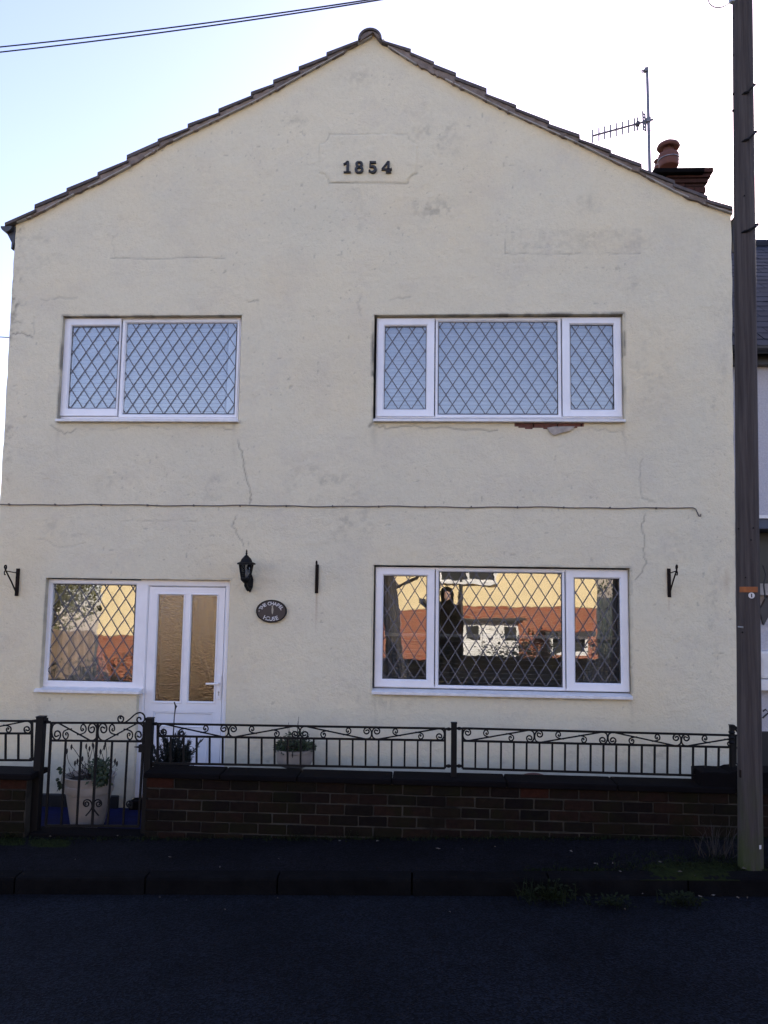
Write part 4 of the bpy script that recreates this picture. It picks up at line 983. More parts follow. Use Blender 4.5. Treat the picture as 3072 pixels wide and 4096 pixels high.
# ================================================================== RAILINGS AND GATE
def RP(px, py): return P(px, py, YR)
MS1 = [(.071+.018,.70),(.052,.78),(.037,.66),(.05,.50),(.078,.46),(.104,.56),(.108,.76),(.085,.93),(.045,.95),(.012,.75),(.003,.45),(.015,.18),(.05,.04),(.09,.03)]
def scr(pts, x0, W, fy, flipv=False, rot=False, S=None):
    out = []
    for u, h in pts:
        if S: u = u*S/W if u < .2 else .345+(u-.345)*S/W       # keep the curls round on a narrow unit
        if rot: u, h = 1-u, 1-h
        if flipv: h = 1-h
        px = x0+u*W; t, b_ = fy(px); out.append(RP(px, t+h*(b_-t)))
    return out
def smooth_path(pts, sub=3):
    pts = [np.array(p) for p in pts]; out = []
    for i in range(len(pts)-1):
        p0, p1, p2, p3 = pts[max(i-1,0)], pts[i], pts[i+1], pts[min(i+2,len(pts)-1)]
        for k in range(sub):
            t = k/sub; out.append(.5*((2*p1)+(-p0+p2)*t+(2*p0-5*p1+4*p2-p3)*t*t+(-p0+3*p1-3*p2+p3)*t**3))
    return out+[pts[-1]]
SM1 = [(.33,.68),(.345,.78),(.365,.72),(.362,.56),(.33,.50),(.297,.62),(.296,.84),(.325,.96)]      # little curl, drawn inside out
SM1 = [(.335,.70),(.322,.62),(.338,.55),(.355,.66),(.345,.86),(.315,.90),(.292,.72),(.30,.50),(.345,.38),(.40,.34)]
def unit(t, x0, W, fy, flip=False, cut=None, S=None):
    end1 = scr(MS1, x0, W, fy, flip, S=S); end2 = scr(MS1, x0, W, fy, flip, rot=True, S=S)[::-1]
    dg_ = [end1[-1]+(end2[0]-end1[-1])*k/14 for k in range(1, 14)]
    path = smooth_path(end1)+dg_+smooth_path(end2)
    def clip(p): return [q for q in p if cut is None or q[0] < cut]
    p = clip(path)
    if len(p) > 2: mb = MB(); mb.tube(p, .0065, 6); mb.build('scroll', M['iron'], t)
    for rot in (False, True):
        p = clip(smooth_path(scr(SM1, x0, W, fy, flip, rot, S)))
        if len(p) > 2: mb = MB(); mb.tube(p, .0058, 6); mb.build('scroll', M['iron'], t)
def bar(t, name, a, b_, w_=.007, d_=.007):
    a = np.array(a); b_ = np.array(b_); mb = MB(); dv = b_-a
    if abs(dv[2]) > abs(dv[0]): o_ = [(-w_,-d_,0),(w_,-d_,0),(w_,d_,0),(-w_,d_,0)]
    else: o_ = [(0,-d_,-w_),(0,-d_,w_),(0,d_,w_),(0,d_,-w_)]
    mb.hexa([a+np.array(q) for q in o_], [b_+np.array(q) for q in o_]); return mb.build(name, M['iron'], t, fixn=True)
def panel(label, xa, xb, top, mid, bot, bars, units, cut=None, bot_end=None, ends=(True, True)):
    t = thing('iron_railing', label, 'railing', RP((xa+xb)/2, bot[0]), 'scrolled iron railing panels on the garden wall')
    ln = lambda q: (lambda px: q[0]+(q[1]-q[0])*(px-xa)/(xb-xa))
    T_, M_, B_ = ln(top), ln(mid), ln(bot)
    bar(t, 'top_rail', RP(xa, T_(xa)), RP(xb, T_(xb)), .008, .008); bar(t, 'middle_rail', RP(xa, M_(xa)), RP(xb, M_(xb)), .008, .008)
    be = bot_end or xb; bar(t, 'bottom_rail', RP(xa, B_(xa)), RP(be, B_(be)), .008, .008)
    if ends[0]: bar(t, 'end_bar', RP(xa, T_(xa)), RP(xa, B_(xa)), .0085, .0085)
    if ends[1]: bar(t, 'end_bar', RP(xb, T_(xb)), RP(xb, B_(xb)), .0085, .0085)
    for px in bars: bar(t, 'bar', RP(px+1, M_(px)), RP(px, B_(px)), .0072, .0072)
    fy = lambda px: (T_(px), M_(px))
    for (x0, W, fl_) in units: unit(t, x0, W, fy, fl_, cut)
    return t
panel('scrolled black railing panel between the gate and the middle post', 631, 1780, (2895,2914), (2944,2962), (3053,3073), [682+k*52.0 for k in range(21)],
      [(634,280,False),(914,286,True),(1200,287,False),(1487,291,True)])
panel('scrolled black railing panel running from the middle post to the timber pole', 1850, 2922, (2913,2941), (2963,2989), (3074,3106), [1901+k*51.2 for k in range(20)],
      [(1851,287,True),(2138,292,False),(2431,294,False),(2725,290,True)][:0]+[(1851,287,True),(2138,293,False)][:0]+[(1851,287,True),(2138,293,True),(2431,294,False),(2725,288,True)], cut=RP(2922,2950)[0])
panel('short scrolled black railing panel left of the gate', -330, 128, (2882,2884), (2932,2934), (3038,3041), [-284+k*51.0 for k in range(8)],
      [(-160,288,True),(-440,280,False)])
def post(label, pxt, pxb, yt, zb_, w_=.031):
    a = RP(pxt, yt); t = thing('iron_post', label, 'post', (a[0], YR, zb_), 'square black posts holding gate and railings')
    b_ = RP(pxb, 3200); MB().hexa([(a[0]-w_, YR-w_, zb_), (a[0]+w_, YR-w_, zb_), (a[0]+w_, YR+w_, zb_), (a[0]-w_, YR+w_, zb_)], [(a[0]-w_, YR-w_, a[2]), (a[0]+w_, YR-w_, a[2]), (a[0]+w_, YR+w_, a[2]), (a[0]-w_, YR+w_, a[2])]).build('shaft', M['iron'], t, bevel=.003)
    MB().box(a[0]-w_-.003, a[0]+w_+.003, YR-w_-.003, YR+w_+.003, a[2], a[2]+.008).build('cap', M['iron'], t, bevel=.002)
    return t, a
def lugs(t, x, sg, zs):
    for z_ in zs: mb = MB(); mb.tube([(x, YR, z_), (x+sg*.05, YR, z_)], .010, 8); mb.tube([(x+sg*.022, YR, z_-.012), (x+sg*.022, YR, z_+.012)], .012, 8); mb.build('fixing_lug', M['iron'], t)
t, a = post('square black iron post on the gate\'s hinge side', 166, 134, 2868, zg(-2.7)-.05, .032); lugs(t, a[0]-.03, -1, (RP(140,2884)[2], RP(140,3036)[2])); lugs(t, a[0]+.03, 1, (RP(190,2888)[2],))
t, a = post('square black iron post on the gate\'s latch side', 600, 590, 2874, zg(-2)-.05, .029); lugs(t, a[0]+.028, 1, (RP(620,2895)[2], RP(620,3054)[2]))
t, a = post('square black iron post standing mid wall between two railing panels', 1816, 1815, 2893, ct-.03, .023)
lugs(t, a[0]-.02, -1, (RP(1795,2916)[2], RP(1795,3064)[2])); lugs(t, a[0]+.02, 1, (RP(1840,2914)[2], RP(1840,3064)[2]))
t, a = post('knobbly black iron end post half hidden by the timber pole', 2927, 2929, 2903, at_-.02, .017)
for py in (2935, 2955, 2975): mb = MB(); q = RP(2927, py); mb.lathe([(.018,0),(.027,.012),(.018,.024)], (q[0], YR, q[2]), 10); mb.build('collar', M['iron'], t)
mb = MB(); mb.tube([RP(2926,2902), RP(2936,2905), RP(2948,2912), RP(2962,2925)], .010, 6); mb.tube([RP(2932,2906), RP(2942,2918), RP(2952,2930)], .008, 6); mb.build('scroll', M['iron'], t)
mb = MB(); mb.tube([RP(2943,2944), RP(2943,3052)], .009, 6); mb.tube([RP(2930,2941), RP(2970,2942)], .008, 6); mb.tube([RP(2930,2990), RP(2970,2992)], .008, 6); mb.tube([RP(2930,3052), RP(2945,3054), RP(2958,3062)], .008, 6); mb.build('return_panel', M['iron'], t)
# gate
gt = thing('iron_gate', 'black wrought iron garden gate with scrollwork standing before the flower pot', 'gate', RP(380, 3300))
gT = lambda px: 2891+(px-206)*.003; gM = lambda px: 2962+(px-206)*.010
def gx_(px, py): return RP(px-(py-2893)*.055, py)
bar(gt, 'top_rail', RP(206, gT(206)), RP(577, gT(577)), .008, .008); bar(gt, 'middle_rail', gx_(210, gM(206)), gx_(583, gM(577)), .008, .008)
bar(gt, 'bottom_rail', gx_(206, 3302), gx_(579, 3305), .009, .008)
for px, y0, y1 in ((206,2888,3302),(577,2888,3304),(391,2892,3303)): bar(gt, 'stile', gx_(px, y0), gx_(px, y1), .0085, .0085)
for px in (267,329,453,515): bar(gt, 'bar', gx_(px, 2963), gx_(px, 3303), .0072, .0072)
fyg = lambda px: (gT(px), gM(px))
def gunit(x0, W, fl_):
    unit(gt, x0, W, fyg, fl_, S=330)
gunit(206, 184, False); gunit(391, 186, True)
# ornament over the latch side and scroll heart low down
def px_path(t, pts, r, name='scroll'):
    mb = MB(); mb.tube(smooth_path([RP(x, y) for x, y in pts]), r, 6); mb.build(name, M['iron'], t)
Z_ = lambda q: [(x/1.62, 2700+y/1.62) for x, y in q]
px_path(gt, Z_([(783,287),(775,280),(783,270),(797,275),(798,292),(783,302),(768,292),(766,275),(776,262)])[::-1][:0]+Z_([(788,285),(779,283),(780,272),(793,268),(801,281),(792,301),(772,300),(764,284)])[::-1][:0]+Z_([(786,284),(778,277),(788,268),(800,278),(797,298),(781,308),(812,306),(845,282),(880,252),(912,244),(935,262),(938,290),(920,308),(898,308),(887,292),(895,276),(910,278),(913,290)]), .0065)
px_path(gt, Z_([(780,308),(766,295),(765,278),(775,265),(790,266)]), .006)
px_path(gt, Z_([(560,840),(552,832),(560,822),(574,828),(572,846),(553,850),(541,835),(548,814),(572,808),(592,826),(596,856),(580,885),(556,912)]), .0062)
px_path(gt, Z_([(640,842),(648,834),(640,822),(626,830),(628,848),(646,852),(658,836),(650,814),(628,808),(608,826),(602,856),(618,885),(640,912)]), .0062)
for cxg in (447, 842):
    for sg in (-1, 1):
        px_path(gt, Z_([(cxg+sg*36,842),(cxg+sg*44,834),(cxg+sg*38,822),(cxg+sg*24,830),(cxg+sg*26,848),(cxg+sg*44,852),(cxg+sg*56,836),(cxg+sg*48,814),(cxg+sg*28,808),(cxg+sg*8,826),(cxg+sg*2,856),(cxg+sg*18,885),(cxg+sg*38,912)])[:], .006) if False else None
for sg in (1,):
    px_path(gt, Z_([(838,850),(830,842),(838,832),(850,836),(852,852),(838,858),(822,846),(824,824),(842,816),(858,832),(852,866)]), .006)
a = RP(537, 2987); mb = MB(); q0 = RP(558, 2978); q1 = RP(582, 3008); mb.box(q0[0], q1[0]+.03, YR-.02, YR+.02, q1[2], q0[2]); mb.tube([RP(538, 2988), RP(560, 2988)], [.004,.011], 6); mb.build('latch', M['iron'], gt)
mb = MB(); mb.tube([RP(190,2871), RP(190,2892)], .007, 6); mb.tube([RP(178,2890), RP(208,2891)], .008, 6); mb.build('hinge_pin', M['iron'], gt)

# ================================================================== POTS AND PLANTS
def leafquad(mb, p, d, L_, w_, up=None):
    d = d/np.linalg.norm(d); up = np.array(up if up is not None else rng.normal(size=3)); s_ = np.cross(d, up); s_ = s_/(np.linalg.norm(s_)+1e-9); nn = np.cross(s_, d)
    a = p; b_ = p+d*L_*.5+s_*w_/2+nn*L_*.05; c_ = p+d*L_; e = p+d*L_*.5-s_*w_/2+nn*L_*.05; mid = p+d*L_*.5-nn*L_*.03
    mb.add([a, b_, c_, e, mid], [(0,1,4), (1,2,4), (2,3,4), (3,0,4)])
# round white pot
yp = 6.86; pc_ = P(352, 3262, yp); pc_ = np.array([pc_[0], yp, GARDEN]); rt_ = abs(P(454, 3098, yp)[0]-P(255, 3098, yp)[0])/2; ph = P(352, 3098, yp)[2]-GARDEN; rb_ = rt_*.60
pot_t = thing('flower_pot', 'large round cream plastic flower pot behind the iron gate', 'pot', pc_)
prof = [(rb_,0),(rb_*1.06,.02),(rt_*.86,ph*.66),(rt_*.90,ph*.67),(rt_*.93,ph*.72),(rt_*.93,ph*.82),(rt_*.90,ph*.83),(rt_*.96,ph*.985),(rt_*1.0,ph*.985),(rt_*1.0,ph),(rt_*.94,ph),(rt_*.90,ph*.9),(rt_*.86,ph*.88)]
mb = MB(); mb.lathe(prof, pc_, 48); mb.build('pot_body', M['pot_white'], pot_t, smooth=True)
mb = MB(); mb.lathe([(.001,ph*.875),(rt_*.88,ph*.885),(rt_*.88,ph*.90),(.001,ph*.93)], pc_, 24); mb.build('soil', M['soil'], pot_t)
# dried lavender and ivy
lav = thing('dried_plant', 'dry brown seed stems standing in the round cream pot', 'plant', pc_+np.array([0,0,ph*.9]))
def stem_path(p0, tip, bend, n_=8):
    p0 = np.array(p0); tip = np.array(tip); return [p0+(tip-p0)*t+np.array([bend*math.sin(math.pi*t), bend*.4*math.sin(math.pi*t), 0]) for t in np.linspace(0, 1, n_)]
tips = [(268,3000),(286,2983),(345,2980),(358,2990),(371,2974),(374,2980),(402,3002),(421,2972),(417,2985),(300,3048),(310,3040),(330,3030),(460,3040),(468,3050),(275,3070),(262,3080),(415,3035),(392,3020),(352,3010),(338,3045),(322,3060),(380,3040),(430,3050),(445,3065)]
mb = MB(); hb_ = MB()
for i, (x, y) in enumerate(tips):
    tp = P(x, y, yp+random.uniform(-.08, .08)); b0 = pc_+np.array([(tp[0]-pc_[0])*.45+random.uniform(-.03,.03), random.uniform(-.08,.08), ph*.9])
    sp = stem_path(b0, tp, random.uniform(-.04, .04)); mb.tube(sp, [.0028]*7+[.0018], 4)
    if i < 14:
        hb_.tube([tp+np.array([0,0,-.035]), tp+np.array([0,0,-.018]), tp, tp+np.array([.002,0,.014])], [.003,.0095,.009,.002], 6)
for i in range(46):
    a = random.uniform(0, 6.28); r = random.uniform(0, rt_*.8); p0 = pc_+np.array([r*math.cos(a), r*math.sin(a), ph*.9]); h_ = random.uniform(.04, .13)
    tp = p0+np.array([random.uniform(-.05,.05), random.uniform(-.04,.04), h_]); mb.tube(stem_path(p0, tp, random.uniform(-.03,.03), 5), .0018, 4)
    for k in range(3): leafquad(hb_, tp-np.array([0,0,h_*.25*k]), rng.normal(size=3)+np.array([0,0,.4]), .028, .011)
mb.build('stems', M['leaf_dry'], lav); hb_.build('seed_heads', M['leaf_dry'], lav)
ivy = thing('trailing_plant', 'green leafy plant trailing over the rim of the round cream pot', 'plant', pc_+np.array([.05,-.1,ph*.7]))
mb = MB()
for i in range(520):
    u = random.random()
    px = 403+random.gauss(0, 13 if u < .7 else 20); py = 3030+random.betavariate(2.0, 1.8)*108
    if py < 3050: px = 400+random.gauss(0, 22)
    p0 = P(px, py, yp-.20+random.uniform(-.03,.05)*2); leafquad(mb, p0, np.array([random.gauss(0,.6), -.4+random.gauss(0,.3), random.gauss(-.45,.5)]), random.uniform(.026,.046), random.uniform(.018,.03), (0,-1,.4))
for px, py in ((250,3075),(246,3080),(243,3130),(240,3138),(246,3144),(238,3126)):
    for k in range(5): leafquad(mb, P(px+random.gauss(0,4), py+random.gauss(0,5), yp-.1), np.array([random.gauss(0,.5),-.3,random.gauss(-.4,.5)]), .035, .024, (0,-1,.4))
mb.build('leaves', M['leaf_green'], ivy)
mb = MB()
for k in range(6): mb.tube(stem_path(pc_+np.array([.02*k,-.05,ph*.9]), P(385+10*k, 3100+random.uniform(-20,20), yp-.22), .02), .003, 4)
mb.tube([pc_+np.array([-rt_*.8,0,ph*.95]), P(250,3085,yp-.05), P(244,3135,yp-.06), P(228,3165,yp-.05)], .003, 4); mb.build('vines', M['leaf_dry'], ivy)

# spiky conifer behind the gate post
ys = 6.78; sp_t = thing('conifer_shrub', 'dark spiky evergreen shrub in a tub behind the railings before the door', 'shrub', (P(680,3080,ys)[0], ys, GARDEN))
cb = P(688, 3085, ys); mbs = MB(); mbl = MB()
def spiky(p0, tip, r=.0045, dens=70, ll=.042):
    pth = stem_path(p0, tip, random.uniform(-.02,.02), 9); mbs.tube(pth, [r]*6+[r*.7]*3, 5); d0 = np.array(tip)-np.array(p0); L_ = np.linalg.norm(d0); d0 = d0/L_
    for k in range(int(dens*L_/.2)):
        t = random.uniform(.06, 1); q = np.array(p0)+(np.array(tip)-np.array(p0))*t; dd = d0*.75+rng.normal(size=3)*.42; leafquad(mbl, q, dd, ll*random.uniform(.7,1.15), .009)
br_ = [(700,2945),(720,2930),(735,2940),(650,2925),(664,2958),(690,2955),(615,2990),(622,3010),(640,2985),(757,2966),(805,2961),(745,2985),(765,3010),(755,3030),(770,3067),(612,3030),(608,3050),(630,3045),(670,3000),(705,2990),(725,3000),(730,3040),(690,3030),(660,3030),(618,3075),(745,3060),(640,3070),(680,2975),(712,2968)]
for x, y in br_:
    tip = P(x, y, ys+random.uniform(-.12,.12)); b0 = cb+np.array([(tip[0]-cb[0])*.2, random.uniform(-.05,.05), -.03-random.uniform(0,.08)]); spiky(b0, tip, dens=120 if x < 760 else 60)
for k in range(26):
    tip = P(random.uniform(612,765), random.uniform(3000,3085), ys+random.uniform(-.15,.15)); spiky(cb+np.array([0,0,-.12]), tip, dens=90)
mbs.build('branches', M['leaf_dry'], sp_t); mbl.build('needles', M['leaf_dark'], sp_t)
mb = MB(); mb.tube([cb+np.array([0,0,-.1]), P(693,2940,ys), P(697,2870,ys), P(701,2835,ys), P(704,2826,ys), P(700,2818,ys), P(697,2808,ys)], [.008,.006,.0045,.006,.011,.006,.006], 6); mb.build('tall_stem', M['leaf_dry'], sp_t)
mb = MB(); mb.lathe([(.13,0),(.19,.30),(.20,.30),(.20,.33),(.18,.33),(.17,.29),(.001,.29)], (cb[0], ys, GARDEN), 28); mb.build('tub', M['gutter'], sp_t, smooth=True)

# pedestal planter
yq = 7.08; qc = P(1178, 3058, yq); ur = abs(P(1256,2995,yq)[0]-P(1100,2995,yq)[0])/2
ur_t = thing('pedestal_planter', 'weathered cream bowl planter on a foot standing against the wall', 'planter', (qc[0], yq, GARDEN))
zr_ = P(1178,2993,yq)[2]; zb_ = P(1178,3060,yq)[2]; zs_ = P(1178,3078,yq)[2]
base = [(ur*.62,GARDEN),(ur*.62,.06),(ur*.50,.08),(ur*.42,.12),(ur*.42,zs_-.02),(ur*.45,zs_),(ur*.38,zs_+.012),(ur*.70,zb_-.002),(ur*.80,zb_+.004)]
mb = MB(); mb.lathe(base, (qc[0],yq,0), 32); mb.build('foot', M['planter'], ur_t, smooth=True)
mb = MB(); mb.lathe([(ur*.60,zb_),(ur*.84,zb_+.012),(ur*.92,zb_+.04),(ur*.94,zr_-.04),(ur*.94,zr_-.028),(ur*1.0,zr_-.024),(ur*1.0,zr_),(ur*.90,zr_),(ur*.86,zr_-.03),(.001,zr_-.03)], (qc[0],yq,0), 40); mb.build('bowl', M['planter'], ur_t, smooth=True)
gp = thing('bedding_plant', 'low leafy green plant growing in the pedestal bowl planter', 'plant', (qc[0], yq, zr_-.03)); mb = MB(); ms_ = MB()
for i in range(620):
    a = random.uniform(0, 6.28); r = ur*1.0*math.sqrt(random.random()); hz_ = max(0, (1-(r/ur/1.05)**2))*.14*random.uniform(.15,1.05)
    p0 = np.array([qc[0]+r*math.cos(a), yq+r*math.sin(a)*.9, zr_-.01+hz_]); leafquad(mb, p0, np.array([math.cos(a)*.7, math.sin(a)*.7-.2, random.gauss(.1,.5)]), random.uniform(.02,.042), random.uniform(.014,.026), (0,-.5,1))
    if i % 9 == 0: ms_.tube([(qc[0]+r*.3*math.cos(a), yq+r*.3*math.sin(a), zr_-.02), p0], .002, 4)
for x, y in ((1154,2890),(1150,2905),(1195,2867),(1192,2885),(1240,2935),(1236,2945),(1215,2920)): ms_.tube([(qc[0]+(P(x,y,yq)[0]-qc[0])*.5, yq, zr_), P(x, y, yq)], .0022, 4)
mb.build('leaves', M['leaf_green'], gp); ms_.build('stems', M['leaf_dry'], gp)
mb = MB(); q = P(1170, 3008, yq-.22); mb.tube([q, q+np.array([0,0,-.025]), q+np.array([.002,0,-.05])], [.004,.007,.002], 6); mb.tube([q+np.array([0,.1,.04]), q], .002, 4); tag(mb.build('dead_flower', M['leaf_dry'], gp))
# terracotta bowl turned over behind the wall
yb_ = 6.80; bc = P(2138, 3125, yb_); rbx = abs(P(2228,3125,yb_)[0]-P(2048,3125,yb_)[0])/2; zt_b = P(2138,3094,yb_)[2]
tc = thing('upturned_bowl', 'domed terracotta bowl turned over just behind the garden wall', 'bowl', (bc[0], yb_, GARDEN))
hb2 = zt_b-GARDEN; mb = MB(); mb.lathe([(rbx*1.05,0),(rbx*1.05,.03),(rbx*1.0,.04)]+[(rbx*math.cos(math.radians(a)), hb2-.13+.13*math.sin(math.radians(a))) for a in range(0, 91, 10)][:-1]+[(.002, hb2)], (bc[0], yb_, GARDEN), 36); mb.build('bowl_body', M['terracotta'], tc, smooth=True)
MB().lathe([(rbx*1.09,.02),(rbx*1.09,.06),(rbx*1.04,.065)], (bc[0], yb_, GARDEN), 36).build('rim', M['terracotta'], tc, smooth=True)

# ================================================================== UTILITY POLE
pb_ = P(3003, 3494, 5.66); YP = 5.66
def pole_x(py): return P((2932+(py/3400)*23 + 3008+(py/3400)*42)/2, py, YP)
zbase = zg(pole_x(3480)[0])-.03
top_py = -700
pole = thing('utility_pole', 'tall round weathered timber telegraph pole with step irons beside the kerb', 'pole', (pole_x(3490)[0], YP, zbase))
def rad(py): 
    a = P(2932+(py/3400)*23, py, YP)[0]; b_ = P(3008+(py/3400)*42, py, YP)[0]; return (b_-a)/2
mt, n, b, o = new_mat('weathered_pole_timber'); co = wco(n, (14, 14, .55)); c = ramp(n, noise(n, 2.2, 8, .65, co), [(.3, (.036,.030,.029)), (.7, (.086,.074,.069))])
st_ = ramp(n, noise(n, 7, 6, .6, wco(n, (9,9,.25))), [(.45, (1,1,1)), (.75, (.55,.53,.55))]); c = mix(n, .8, c, st_, 'MULTIPLY')
gm = n.nodes.new('ShaderNodeNewGeometry'); sx = n.nodes.new('ShaderNodeSeparateXYZ'); n.links.new(gm.outputs['Position'], sx.inputs[0])
hm = nd(n, 'ShaderNodeMapRange'); hm.inputs[1].default_value = .85; hm.inputs[2].default_value = .15; n.links.new(sx.outputs[2], hm.inputs[0])
hn = nd(n, 'ShaderNodeMath', operation='MULTIPLY'); n.links.new(hm.outputs[0], hn.inputs[0]); n.links.new(ramp(n, noise(n, 5, 5, .6, wco(n, (3,3,.6))), [(.38, (0,0,0)), (.58, (1,1,1))]), hn.inputs[1])
c = mix(n, hn.outputs[0], c, (.030,.044,.010)); n.links.new(c, b.inputs['Base Color']); b.inputs['Roughness'].default_value = .85; b.inputs['Specular IOR Level'].default_value = .2
bump(n, noise(n, 9, 6, .7, wco(n, (8,8,.4))), b, .7, .01); M['pole'] = mt
mb = MB(); pys = np.linspace(3500, top_py, 40); prng = random.Random(4); vs = []; ns = 28
for py in pys:
    c_ = pole_x(py); r = rad(py)
    if py > 3300: r *= 1+.03*(py-3300)/200
    for k in range(ns):
        a = 2*math.pi*k/ns; rr_ = r*(1+.012*math.sin(3*a+1)+.010*math.sin(7*a+2)+prng.uniform(-.004,.004)); vs.append((c_[0]+rr_*math.cos(a), YP+rr_*math.sin(a), c_[2]))
mb.add(vs, [(i*ns+k, i*ns+(k+1) % ns, (i+1)*ns+(k+1) % ns, (i+1)*ns+k) for i in range(len(pys)-1) for k in range(ns)]+[tuple((len(pys)-1)*ns+k for k in range(ns))])
mb.build('shaft', M['pole'], pole, smooth=True)
def on_pole(px, py, out=0.0):    # point on the surface of the pole facing the street
    c_ = pole_x(py); r = rad(py); x = P(px, py, YP-r)[0]; dx = max(-.98*r, min(.98*r, x-c_[0])); return np.array([c_[0]+dx, YP-math.sqrt(max(r*r-dx*dx, 0))-out, P(px, py, YP-r)[2]])
for ya_, yb2, tipx in ((374,342,3018),(563,530,3023),(926,900,3030)):
    a = on_pole(2972, ya_, -.01); tp = P(tipx, yb2, YP-.02); mb = MB()
    q1 = on_pole(2990, ya_, .02); mb.tube([a, on_pole(2978, ya_, .012), q1, P(tipx-8, yb2+8, YP-.10), P(tipx-2, yb2+2, YP-.04), P(tipx, yb2-6, YP-.04)], .0095, 6); mb.tube([P(tipx-6, yb2-1, YP-.04), P(tipx+4, yb2-3, YP-.04)], .010, 6); mb.build('step_iron', M['iron'], pole)
for x, y in ((2937,74),(2937,220),(2936,375),(2934,443)):
    a = P(x, y, YP); mb = MB(); mb.tube([a, a+np.array([-.010,0,0])], .009, 8); mb.build('bolt', M['iron'], pole)
def plate(name, px0, px1, py0, py1, mat, n_=10):
    mb = MB(); vs = []
    for py in (py1, py0):
        for o_ in (.0015, .006):
            for k in range(n_+1): vs.append(on_pole(px0+(px1-px0)*k/n_, py, o_))
    m_ = n_+1; fs = []
    for k in range(n_): fs += [(m_+k, m_+k+1, 3*m_+k+1, 3*m_+k), (k, k+1, 2*m_+k+1, 2*m_+k), (2*m_+k, 2*m_+k+1, 3*m_+k+1, 3*m_+k), (k, k+1, m_+k+1, m_+k)]
    fs += [(0, m_, 3*m_, 2*m_), (n_, m_+n_, 3*m_+n_, 2*m_+n_)]; mb.add(vs, fs); return mb.build(name, mat, pole, fixn=True)
plate('orange_plate', 2969, 3032, 2347, 2369, M['orange_plate'])
plate('metal_tag', 3038, 3047, 3382, 3397, M['disc'])
dc_ = on_pole(3005, 2382, .004); mb = MB(); rr_ = .0205; nrm = np.array([dc_[0]-pole_x(2382)[0], dc_[1]-YP, 0]); nrm = nrm/np.linalg.norm(nrm); tg = np.array([-nrm[1], nrm[0], 0])
mb.prism([dc_+tg*rr_*math.cos(2*math.pi*k/20)+np.array([0,0,rr_])*math.sin(2*math.pi*k/20) for k in range(20)], nrm*.004); dsk = mb.build('number_disc', M['disc'], pole, fixn=True)
q = [dc_+nrm*.0045+tg*sx_*.004+np.array([0,0,sz_*.013]) for sx_, sz_ in ((-1,-1),(1,-1),(1,1),(-1,1))]; MB().prism(q, nrm*.0012).build('numeral', M['digit'], dsk, fixn=True)
mb = MB(); mb.tube([on_pole(2950,2508,.002), on_pole(2960,2509,.008), on_pole(2978,2510,.004)], .006, 6); mb.build('staple', M['galv'], pole)
for x, y in ((2966,2113),(3013,2112),(3003,2160),(2984,2310),(2976,2530),(2978,782)): 
    mb = MB(); a = on_pole(x, y, .0); mb.tube([a, a+np.array([0,-.006,0])], .006, 8); mb.build('nail', M['iron'], pole)
mb = MB(); q0 = on_pole(2975,3105,.0); mb.box(q0[0]-.006, q0[0]+.055, q0[1]-.004, q0[1]+.02, q0[2]-.02, q0[2]+.03); mb.build('old_fixing', M['iron_rust'], pole)
mb = MB(); mb.tube(smooth_path([P(2944,-4,YP-.08), P(2925,8,YP-.1), P(2895,26,YP-.12), P(2865,30,YP-.12), P(2842,18,YP-.1), P(2834,-2,YP-.08), P(2836,-60,YP-.05)], 4), .0045, 6); mb.build('cable_loop', M['cable'], pole)
q = P(2925, 3, YP-.08); MB().box(q[0]-.012, q[0]+.02, YP-.1, YP-.06, q[2]-.015, q[2]+.02).build('cable_grip', M['galv'], pole)

# ================================================================== NEIGHBOURING HOUSE
yn = YF+.35
nx0 = XR+.01; nx1 = nx0+7
ez = P(3050, 1405, yn)[2]; rz_ = None
nh = thing('terraced_house', 'white pebbledashed neighbouring house with slate roof behind the timber pole', 'house', (nx0+3.5, yn, zg(4)))
MB().box(nx0, nx1, yn, yn+8, -.3, ez).build('wall', M['pebbledash'], nh)
# slate roof, rising back to the ridge
ridge = P(3050, 985, yn+3.6); ys0 = yn-.22; e0 = ez-.02
dyr = ridge[1]-ys0; dzr = ridge[2]-e0; LL = math.hypot(dyr, dzr); ang = math.atan2(dzr, dyr)
MB().prism([(nx0, ys0, e0-.03), (nx0, ridge[1], ridge[2]-.03), (nx0, yn+8, e0-.3)], (7, 0, 0)).build('roof', M['gutter'], nh, fixn=True)
sm = MB(); sm.hexa([(-.122,0,0),(.122,0,0),(.122,.40,-.012),(-.122,.40,-.012)], [(-.122,0,.008),(.122,0,.008),(.122,.40,.0),(-.122,.40,.0)]); sm_me, _ = sm.mesh('slate', M['slate'], c=np.zeros(3))
nrow = int(LL/.2)
for r_ in range(nrow):
    for k in range(11 if r_ < 26 else 0):
        x = nx0+.13+k*.25+(.125 if r_ % 2 else 0); s_ = r_*.2-.03
        place('slate', sm_me, (x, ys0+s_*math.cos(ang), e0+s_*math.sin(ang)+.015), nh, rot=(ang+random.uniform(-.012,.012), random.uniform(-.006,.006), random.uniform(-.01,.01)))
mb = MB(); mb.tube([(nx0, ridge[1], ridge[2]+.01), (nx1, ridge[1], ridge[2]+.01)], .09, 8); mb.build('ridge', M['slate'], nh)
mb = MB(); n_ = 8; pr_ = [(.06*math.cos(math.pi+math.pi*q/n_), .06*math.sin(math.pi+math.pi*q/n_)) for q in range(n_+1)]; mb.prism([(nx0, ys0-.03+a, e0-.02+b_) for a, b_ in pr_], (7,0,0)); mb.build('gutter', M['gutter'], nh, fixn=True)
MB().box(nx0, nx1, yn-.1, yn+.01, e0-.14, e0-.02).build('fascia', M['gutter'], nh)
